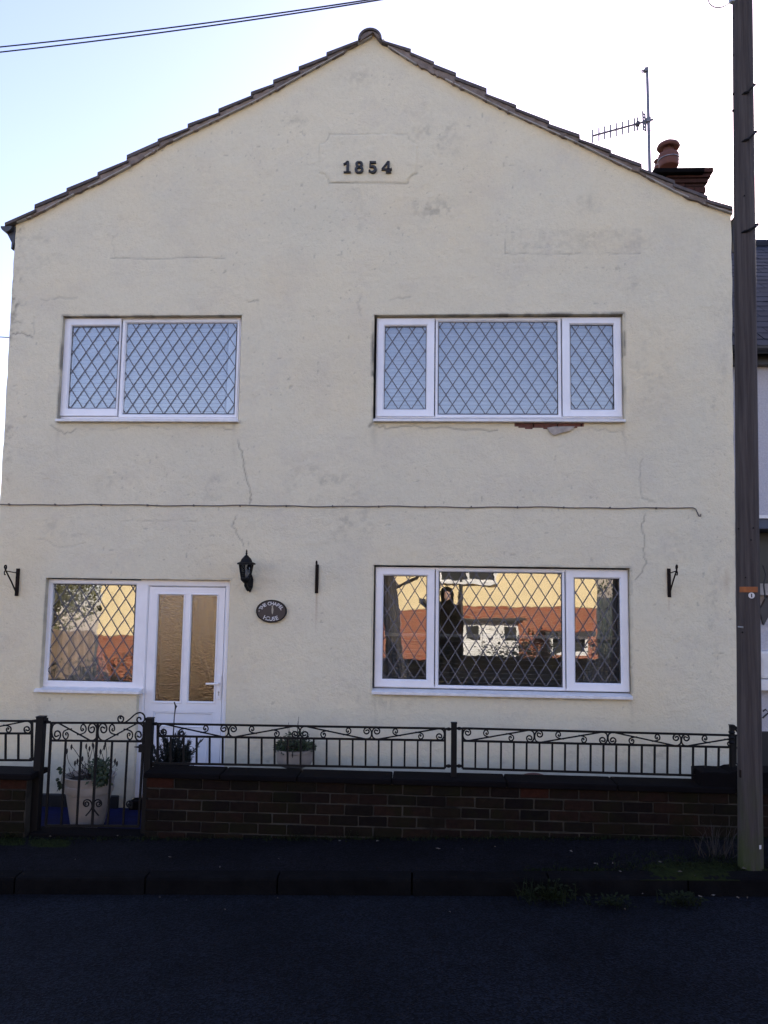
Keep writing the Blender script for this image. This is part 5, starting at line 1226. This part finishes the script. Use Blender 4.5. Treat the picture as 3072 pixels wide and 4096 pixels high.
# porch canopy, door recess, meter box
cz1 = P(3055, 2076, yn-.4)[2]; cz0 = P(3055, 2118, yn-.4)[2]; cxp = P(3020, 2100, yn-.4)[0]
MB().box(cxp-.06, cxp+2.2, yn-.45, yn+.0, cz0, cz1).build('porch_canopy', M['bluegrey'], nh, bevel=.008)
MB().box(cxp-.06, cxp+2.2, yn-.47, yn-.40, cz1, cz1+.03).build('porch_flashing', M['upvc_dirty'], nh)
dz0 = P(3060, 2368, yn-.02)[2]
MB().box(cxp-.12, cxp+1.6, yn-.03, yn+.01, dz0, cz0).build('dark_window', M['dark_door'], nh)
MB().box(cxp+.02, cxp+.10, yn-.10, yn-.03, P(3050,2215,yn)[2], P(3050,2184,yn)[2]).build('wall_lamp', M['opp_white'], nh, bevel=.01)
MB().box(cxp-.02, cxp+.13, yn-.16, yn-.03, P(3050,2290,yn)[2], P(3050,2256,yn)[2]).build('terracotta_shelf_pot', M['terracotta'], nh, bevel=.02)
MB().box(cxp-.12, cxp+1.6, yn-.12, yn+.0, dz0-.03, P(3060,2335,yn)[2]).build('window_sill', M['undercloak'], nh)
MB().prism([P(x, y, yn-.05) for x, y in ((3040,2440),(3072,2380),(3140,2330),(3140,2420),(3090,2440),(3056,2500))], (0,.04,0)).build('sloping_hood', M['gutter'], nh, fixn=True)
mz0 = P(3060, 2762, yn-.1)[2]; mz1 = P(3060, 2718, yn-.1)[2]
MB().box(cxp+.06, cxp+.6, yn-.12, yn, mz0, mz1).build('meter_box', M['opp_white'], nh, bevel=.006)
MB().box(cxp+.13, cxp+.6, yn-.10, yn, mz1+.003, P(3060,2600,yn)[2]).build('meter_box', M['opp_white'], nh, bevel=.03)
MB().box(nx0, nx1, yn-.04, yn+.01, -.3, P(3060,2925,yn)[2]).build('plinth', M['black_paint'], nh)
mb = MB(); mb.tube([P(3052,2845,yn-.03), P(3062,2838,yn-.03), P(3075,2850,yn-.03), P(3050,2872,yn-.03)], .008, 6); mb.tube([P(3052,2260,yn-.2), P(3064,2300,yn-.2), P(3055,2340,yn-.2), P(3062,2400,yn-.2)], .008, 6); mb.build('cable', M['cable_black'], nh)

# ================================================================== WEEDS, MOSS, LITTER
def tuft(mb, x, y, z, n_, h_, spread):
    for k in range(n_):
        a = random.uniform(0, 6.28); r = random.random()*spread; p0 = np.array([x+r*math.cos(a), y+r*math.sin(a)*.6, z]); hh = h_*random.uniform(.4, 1.1)
        d = np.array([random.gauss(0,.5), random.gauss(0,.4), 1.0]); d = d/np.linalg.norm(d); w_ = random.uniform(.002,.0045); s_ = np.array([math.cos(a), math.sin(a), 0])*w_
        m1 = p0+d*hh*.55; t1 = p0+d*hh+np.array([d[0],d[1],-.5])*hh*.25
        mb.add([p0-s_, p0+s_, m1+s_*.7, m1-s_*.7, t1], [(0,1,2,3),(3,2,4)])
def weed(label, px, py, n_, h_, spread, leafy=0, mat='grass', dry=False):
    a = G(px, py, zg(0)); 
    for _ in range(4): a = G(px, py, zg(a[0])-(.115 if a[1] < YK else 0))
    z = zg(a[0])-(.10 if a[1] < YK+.01 else .002)
    mb = MB(); tuft(mb, a[0], a[1], z, n_, h_, spread)
    for k in range(leafy):
        an = random.uniform(0, 6.28); r = random.random()*spread; leafquad(mb, np.array([a[0]+r*math.cos(an), a[1]+r*math.sin(an)*.5, z+random.uniform(.0,h_*.7)]), np.array([math.cos(an), math.sin(an)-.3, random.uniform(-.2,.7)]), random.uniform(.02,.045), .018, (0,-.3,1))
    tag(mb.build('weed_clump', M[mat]), label, 'weeds', 'weeds along kerb and wall')
weed('tall green weed clump sprouting at the kerb where a kerbstone is grassed over', 2190, 3535, 170, .16, .20, 60)
weed('low leafy weed clump in the gutter between two taller kerb weeds', 2440, 3552, 60, .07, .16, 70)
weed('bright green weed clump in the gutter nearest the timber pole', 2725, 3552, 90, .09, .15, 80)
weed('dry grass stems growing on the pavement at the pole', 2880, 3425, 46, .33, .17, 0, 'leaf_dry')
weed('grass tuft at the foot of the long garden wall', 1390, 3345, 60, .10, .12, 8)
weed('thin grass tuft at the wall foot beside the latch post', 850, 3340, 40, .08, .13, 8)
weed('thick grass tuft at the foot of the short mossy wall', 40, 3352, 70, .08, .12, 15)
weed('green weeds and ivy rooted under the wall before the pedestal planter', 1240, 3345, 50, .06, .25, 60)
# ground cover
gm_ = MB()
for i in range(900):
    x = random.uniform(-3.2, 3.0); y = YW-abs(random.gauss(0, .035)); tuft(gm_, x, y, zg(x)-.003, 3, random.uniform(.015,.045), .03)
for i in range(520):
    x = random.gauss(2.0, .32); y = YK+.16+abs(random.gauss(0,.16)); 
    if x < 2.6: tuft(gm_, x, y, zg(x)-.003, 3, random.uniform(.015,.05), .04)
for i in range(420):
    x = random.uniform(.7, 2.4); y = YK+.13+abs(random.gauss(0,.03)); tuft(gm_, x, y, zg(x)-.003, 3, random.uniform(.012,.03), .03)
tag(gm_.build('grass_fringe', M['grass']), 'thin green grass fringe along wall foot and around the pole', 'grass', kind='stuff')
def moss(px0, px1, py0, py1, label):
    mb = MB(); nu, nv = 40, 14; vs = []; r_ = np.random.default_rng(abs(int(px0))+1)
    for j in range(nv+1):
        for i in range(nu+1):
            u, v_ = i/nu, j/nv; a = G(px0+(px1-px0)*u, py0+(py1-py0)*v_, .05); a = G(px0+(px1-px0)*u, py0+(py1-py0)*v_, zg(a[0]))
            e = max(0, 1-((2*u-1)**2)**1.2)*max(0, 1-(2*v_-1)**2); vs.append((a[0], a[1], zg(a[0])-.012+.026*e**.5*(.55+.6*r_.random())))
    mb.add(vs, [(j*(nu+1)+i, j*(nu+1)+i+1, (j+1)*(nu+1)+i+1, (j+1)*(nu+1)+i) for j in range(nv) for i in range(nu)])
    tag(mb.build('moss_patch', M['moss'], smooth=True), label, 'moss', kind='stuff')
moss(100, 290, 3352, 3392, 'bright green moss patch on the pavement before the gate'); moss(-20, 110, 3345, 3385, 'dull moss patch at the foot of the short garden wall')
moss(2560, 2960, 3440, 3512, 'mossy soil built up on the pavement around the pole')
lm = MB()
LP = [(1115,3437),(1360,3365),(1513,3366),(1752,3395),(1850,3399),(1980,3389),(2285,3407),(2660,3408),(2540,3331),(2620,3334),(2390,3459),(2450,3456),(2640,3449),(2380,3455),(2780,3503),(2850,3505),(2870,3505),(2980,3476),(2975,3473),(2820,3510),(640,3592),(155,3551),(268,3550),(1110,3594),(2060,3585),(2180,3585),(2570,3577),(2680,3589),(2752,3597),(2800,3588),(2850,3582),(2950,3593),(2990,3594),(390,3322),(520,3345),(550,3350),(275,3339),(160,3340),(200,3348),(470,3345),(1070,3323),(1435,3328),(1600,3335),(2300,3320),(2480,3487),(2720,3488),(2900,3600),(745,3603),(2320,3600),(1800,3650),(900,3640),(680,3430),(880,3470),(300,3440),(2500,3640)]
for px, py in LP:
    a = G(px, py, .05); ro = a[1] < YK
    z = zg(a[0])-(.115-.05*math.sin(max(0, min(1, (5.45-a[1])/6.2))*math.pi) if ro else 0)+.004; a = G(px, py, z)
    if YK-.02 < a[1] < YK+.02: continue
    s_ = random.choice((.004,.005,.006,.008,.012,.016)); an = random.uniform(0, 6.28); n_ = 6; vs = []
    for k in range(n_): q = an+2*math.pi*k/n_; rr_ = s_*random.uniform(.5,1.1)*(1.5 if k % 3 == 0 else 1); vs.append((a[0]+rr_*math.cos(q), a[1]+rr_*math.sin(q)*.8, z+random.uniform(0,.008)))
    vs.append((a[0], a[1], z+random.uniform(.006,.014))); lm.add(vs, [(k, (k+1) % n_, n_) for k in range(n_)])
tag(lm.build('leaf_litter', M['litter']), 'small pale fallen leaves and litter scattered over pavement and gutter', 'litter', kind='stuff')
# tuft of leaf mould and dead stalks on the wall's end block
# ================================================================== ACROSS THE STREET (seen in the panes)
YO = -12.6; gzo = -.40
def OP(px, py): return mirror(px, py, YF+.085, YO)
oh = thing('opposite_house', 'brick and cream rendered house across the street with white porch', 'house', (1.5, YO, gzo))
bt = OP(1950, 2424)[2]
ox0 = OP(372, 2420)[0]; ox1 = OP(2385, 2400)[0]
MB().box(ox0, ox1, YO-7, YO, gzo, bt).build('brick_wall', M['brickwall_opp'], oh)
MB().box(ox0-.0, ox1, YO-7.02, YO+.02, bt+.002, 4.35).build('upper_wall', M['opp_cream'], oh)
MB().prism([(ox0-.2, YO+.35, 4.3), (ox0-.2, YO-3.5, 6.6), (ox0-.2, YO-7.4, 4.3)], (ox1-ox0+.4, 0, 0)).build('roof', M['slate'], oh, fixn=True)
MB().box(ox0-.2, ox1+.2, YO+.25, YO+.36, 4.2, 4.32).build('gutter', M['gutter'], oh)
def owin(x0, x1, z0, z1, n_=2):
    f = MB(); wpart = ring(MB(), (x0,x1,z0,z1), (x0+.08,x1-.08,z0+.08,z1-.08), YO+.03, YO+.09).build('window', M['opp_white'], oh, fixn=True)
    MB().box(x0+.06, x1-.06, YO+.035, YO+.045, z0+.06, z1-.06).build('pane', M['dark_door'], wpart)
    for k in range(1, n_): xx = x0+(x1-x0)*k/n_; MB().box(xx-.04, xx+.04, YO+.05, YO+.10, z0+.05, z1-.05).build('mullion', M['opp_white'], wpart)
    MB().box(x0-.06, x1+.06, YO+.03, YO+.16, z0-.08, z0+.0).build('sill', M['opp_white'], wpart)
a = OP(1777, 2325); b_ = OP(2000, 2300); uz = a[2]
owin(a[0], b_[0], uz, uz+1.15); owin(a[0]+5, b_[0]+5, uz, uz+1.15) if False else None
owin(a[0]-4.3, b_[0]-4.3, uz, uz+1.15)
# white porch front
pa = OP(1868, 2500); pb2 = OP(2092, 2500)
MB().box(pa[0], pb2[0], YO, YO+.35, gzo, bt-.5).build('porch', M['opp_white'], oh)
for u0, u1, z0, z1 in ((.05,.29,.35,bt-.72),(.73,.96,.35,bt-.72)): 
    w_ = pb2[0]-pa[0]; MB().box(pa[0]+u0*w_, pa[0]+u1*w_, YO+.34, YO+.36, z0, z1).build('porch_pane', M['dark_door'], oh)
w_ = pb2[0]-pa[0]
ring(MB(), (pa[0]+.34*w_, pa[0]+.68*w_, gzo+.1, bt-.62), (pa[0]+.40*w_, pa[0]+.62*w_, .6, bt-.8), YO+.34, YO+.40).build('porch_door', M['opp_white'], oh, fixn=True)
MB().box(pa[0]-.25, pb2[0]+.2, YO-.02, YO+.75, bt-.49, bt-.40).build('porch_roof', M['gutter'], oh)
# second canopy and bay
ca = OP(2185, 2535); cb_ = OP(2363, 2535)
MB().box(ca[0], cb_[0], YO, YO+.7, bt-.95, bt-.83).build('bay_roof', M['gutter'], oh)
ring(MB(), (ca[0]+.2, cb_[0]-.2, -.1, bt-.955), (ca[0]+.3, cb_[0]-.3, 0, bt-1.05), YO+.02, YO+.5).build('bay_window', M['opp_white'], oh, fixn=True)
MB().box(ca[0]+.28, cb_[0]-.28, YO+.3, YO+.32, -.02, bt-1.04).build('bay_pane', M['dark_door'], oh)
MB().box(ca[0]+.2, cb_[0]-.2, YO, YO+.5, gzo, -.1).build('bay_base', M['brickwall_opp'], oh)
dp = OP(1866, 2450); mb = MB(); mb.tube([(dp[0], YO+.08, gzo), (dp[0], YO+.08, 4.2)], .06, 8); mb.build('downpipe', M['gutter'], oh)
# fence, hedge and far neighbour left of it
fx1 = ox0-.05; fx0 = fx1-6.0
fc = thing('board_fence', 'tall weathered board fence beside the house across the street', 'fence', ((fx0+fx1)/2, YO+.2, gzo)); bm_ = MB().box(-.065,.065,-.011,.011,0,2.0); bme, _ = bm_.mesh('board', M['fence_wood'], c=np.zeros(3))
for k in range(44): place('board', bme, (fx0+.07+k*.137, YO+.2+(.012 if k % 2 else 0), gzo+random.uniform(0,.04)), fc)
for z_ in (.3, 1.6): MB().box(fx0, fx1, YO+.12, YO+.185, gzo+z_, gzo+z_+.08).build('rail', M['fence_wood'], fc)
def bush(name, label, cx_, cy_, cz_, rx, ry, rz2, n_, cat, mat, ll=.12):
    t = thing(name, label, cat, (cx_, cy_, gzo)); mb = MB()
    lob = [(cx_+random.uniform(-.7,.7)*rx, cy_+random.uniform(-.6,.6)*ry, cz_+random.uniform(-.6,.7)*rz2, random.uniform(.35,.6)) for _ in range(14)]
    for i in range(n_):
        l_ = random.choice(lob); d = rng.normal(size=3); d /= np.linalg.norm(d); r = random.uniform(.75, 1.05)*l_[3]; p0 = np.array([l_[0]+d[0]*r*rx, l_[1]+d[1]*r*ry, l_[2]+d[2]*r*rz2]); leafquad(mb, p0, d+rng.normal(size=3)*.6, ll*random.uniform(.6,1.2), ll*.6)
    mb.build('crown', M[mat], t); mb = MB(); mb.tube([(cx_, cy_, gzo), (cx_+.05, cy_, cz_-rz2*.4), (cx_, cy_, cz_)], [.12,.09,.04], 8)
    for k in range(6): a = k*1.05; mb.tube([(cx_, cy_, cz_-rz2*.5), (cx_+rx*.6*math.cos(a), cy_+ry*.6*math.sin(a), cz_+rz2*.2)], [.05,.015], 6)
    mb.build('trunk', M['leaf_dry'], t)
bush('garden_tree', 'leafy garden tree behind the fence across the street', fx0+3.6, YO-1.0, 2.5, 2.4, 1.2, 1.6, 9000, 'tree', 'hedge'); bush('garden_tree', 'rounded shrub tree right of the house across the street', ox1+2.0, YO-.6, 1.5, 1.9, 1.5, 2.3, 6000, 'tree', 'leaf_green')
# low front wall across the street, in the shade
ow = thing('front_wall', 'low brick front wall across the street', 'wall', (0, -6.6, -.5))
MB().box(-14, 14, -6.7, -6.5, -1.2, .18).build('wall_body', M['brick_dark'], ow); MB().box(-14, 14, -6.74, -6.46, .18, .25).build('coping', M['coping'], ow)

for k_, (hx_, hw_) in enumerate(((-9.5,1.6),(-6.2,1.2),(-3.4,1.0),(3.1,1.3),(5.6,1.0))):
    bush('front_hedge', ['broad dark hedge bush at the far end of the front wall opposite','dark hedge bush before the board fence opposite','small dark hedge bush beside the fence end opposite','dark hedge bush before the bay window opposite','small dark hedge bush at the house corner opposite'][k_], hx_, -7.2, .25, hw_, .5, .65, 1600, 'hedge', 'leaf_dark', .09)
# ---- the photographer, seen only in the panes
def skin_mesh(verts, edges, radii, mat, parent, name, root=0, sub=2):
    me_ = bpy.data.meshes.new(name); me_.from_pydata([tuple(v_) for v_ in verts], edges, []); ob = bpy.data.objects.new(name, me_); col.objects.link(ob)
    sk = ob.modifiers.new('skin', 'SKIN'); sk.use_smooth_shade = True; sv = me_.skin_vertices[0].data
    for i, r in enumerate(radii): sv[i].radius = (r, r) if not hasattr(r, '__len__') else r
    for i in range(len(radii)): sv[i].use_root = (i == root)
    s_ = ob.modifiers.new('sub', 'SUBSURF'); s_.levels = sub; s_.render_levels = sub
    bpy.context.view_layer.update(); dg = bpy.context.evaluated_depsgraph_get(); me2 = bpy.data.meshes.new_from_object(ob.evaluated_get(dg)); bpy.data.objects.remove(ob)
    me2.materials.clear(); me2.materials.append(mat); me2.name = name; return place(name, me2, WLOC[parent.name], parent)
py_ = -.50; pz = zg(0)*.5+.02-.02
pz = .30
MB().box(-1.2, 1.2, -1.4, -.78, -.3, pz+.0).build
PX0 = .52
ph_ = thing('person', 'person in dark coat raising a phone across the street', 'person', (PX0, py_, pz))
Hh = 1.72
pv = [(0,0,.98),(0,0,1.12),(0,.0,1.30),(0,0,1.43),(0,.01,1.50),(0,.03,1.60),(0,.03,1.68),
      (.10,0,.93),(.12,.02,.52),(.13,-.02,.10),(.14,.10,.04),(-.10,0,.93),(-.12,.02,.52),(-.13,-.02,.10),(-.14,.10,.04),
      (.19,0,1.40),(.24,.10,1.20),(-.12,.30,1.48),(-.40,.38,1.58),(-.19,0,1.40),(-.24,.10,1.20),(-.38,.30,1.46),(-.54,.40,1.58)]
pe = [(0,1),(1,2),(2,3),(3,4),(4,5),(5,6),(0,7),(7,8),(8,9),(9,10),(0,11),(11,12),(12,13),(13,14),(3,15),(15,16),(16,17),(17,18),(3,19),(19,20),(20,21),(21,22)]
pr2 = [(.25,.17),(.24,.16),(.25,.16),(.15,.11),(.058,.058),(.082,.098),(.07,.085),.10,.068,.052,.05,.10,.068,.052,.05,.075,.058,.042,.038,.075,.058,.042,.038]
skin_mesh(pv, pe, pr2, M['clothes'], ph_, 'body')
mb = MB(); mb.lathe([(.02,-.12),(.06,-.10),(.082,-.03),(.088,.04),(.078,.10),(.05,.135),(.005,.15)], (PX0, py_+.035, pz+1.62), 20, 1, 1.15); mb.build('head', M['skin'], ph_, smooth=True)
mb = MB(); mb.lathe([(.088,-.02),(.098,.04),(.09,.11),(.058,.15),(.005,.165)], (PX0, py_+.012, pz+1.62), 20, 1, 1.12); mb.build('hair', M['hair'], ph_, smooth=True)
mb = MB(); mb.lathe([(.30,.42),(.305,.46),(.26,.85),(.235,1.12),(.24,1.28),(.19,1.42),(.09,1.49)], (PX0, py_, pz), 24, 1, .72); mb.v = [(x+.012*math.sin(9*z+7*x), y+.01*math.sin(11*z), z) for x, y, z in mb.v]; mb.build('long_coat', M['clothes'], ph_, smooth=True)
mb = MB(); mb.lathe([(.11,1.44),(.125,1.52),(.118,1.62),(.128,1.66),(.118,1.72),(.085,1.79),(.02,1.83)], (PX0, py_-.005, pz), 20, 1, 1.0); mb.build('hood', M['clothes'], ph_, smooth=True)
tq = mirror(1585, 2600, YF+.085, -3.0); tb = zg(0)*.5-.25
bt_ = thing('bare_street_tree', 'dark leafless street tree leaning over the pavement across the street', 'tree', (tq[0], -3.0, tb)); mb = MB()
tr_ = [(tq[0]+.10, -3.0, tb), (tq[0]+.04, -3.0, tb+.6), (tq[0]-.03, -3.0, tb+1.5), (tq[0]-.13, -3.02, tb+2.6), (tq[0]-.20, -3.05, tb+3.8), (tq[0]-.22, -3.1, tb+5.2)]
mb.tube(smooth_path(tr_, 4), list(np.linspace(.24, .10, 21)), 12); mb.build('trunk', M['leaf_dry'], bt_, smooth=True)
mb = MB(); rt2 = random.Random(21)
def twig(p, d, L_, r, dep):
    p = np.array(p); d = np.array(d)/np.linalg.norm(d); e = p+d*L_; mb.tube([p, p+d*L_*.5+np.array([rt2.gauss(0,.06*L_) for _ in range(3)]), e], [r, r*.75, r*.5], 5)
    if dep:
        for _ in range(3): twig(p+d*L_*rt2.uniform(.5,1), d+np.array([rt2.gauss(0,.6), rt2.gauss(0,.5), rt2.gauss(.1,.4)]), L_*rt2.uniform(.5,.75), r*.5, dep-1)
for z_, dx in ((2.3,1),(2.9,-1),(3.4,1),(3.9,-1),(4.5,1),(5.1,0)): twig((tq[0]-.06*z_+.05, -3.05, tb+z_), (dx*.9, rt2.gauss(0,.5), .7), 1.3, .045, 3)
mb.build('crown', M['leaf_dry'], bt_)
tag(MB().box(-.05, .09, py_+.40, py_+.41, pz+1.56, pz+1.635).build('mobile_phone', M['gutter'], bevel=.004), 'dark mobile phone held up by the person across the street', 'phone')
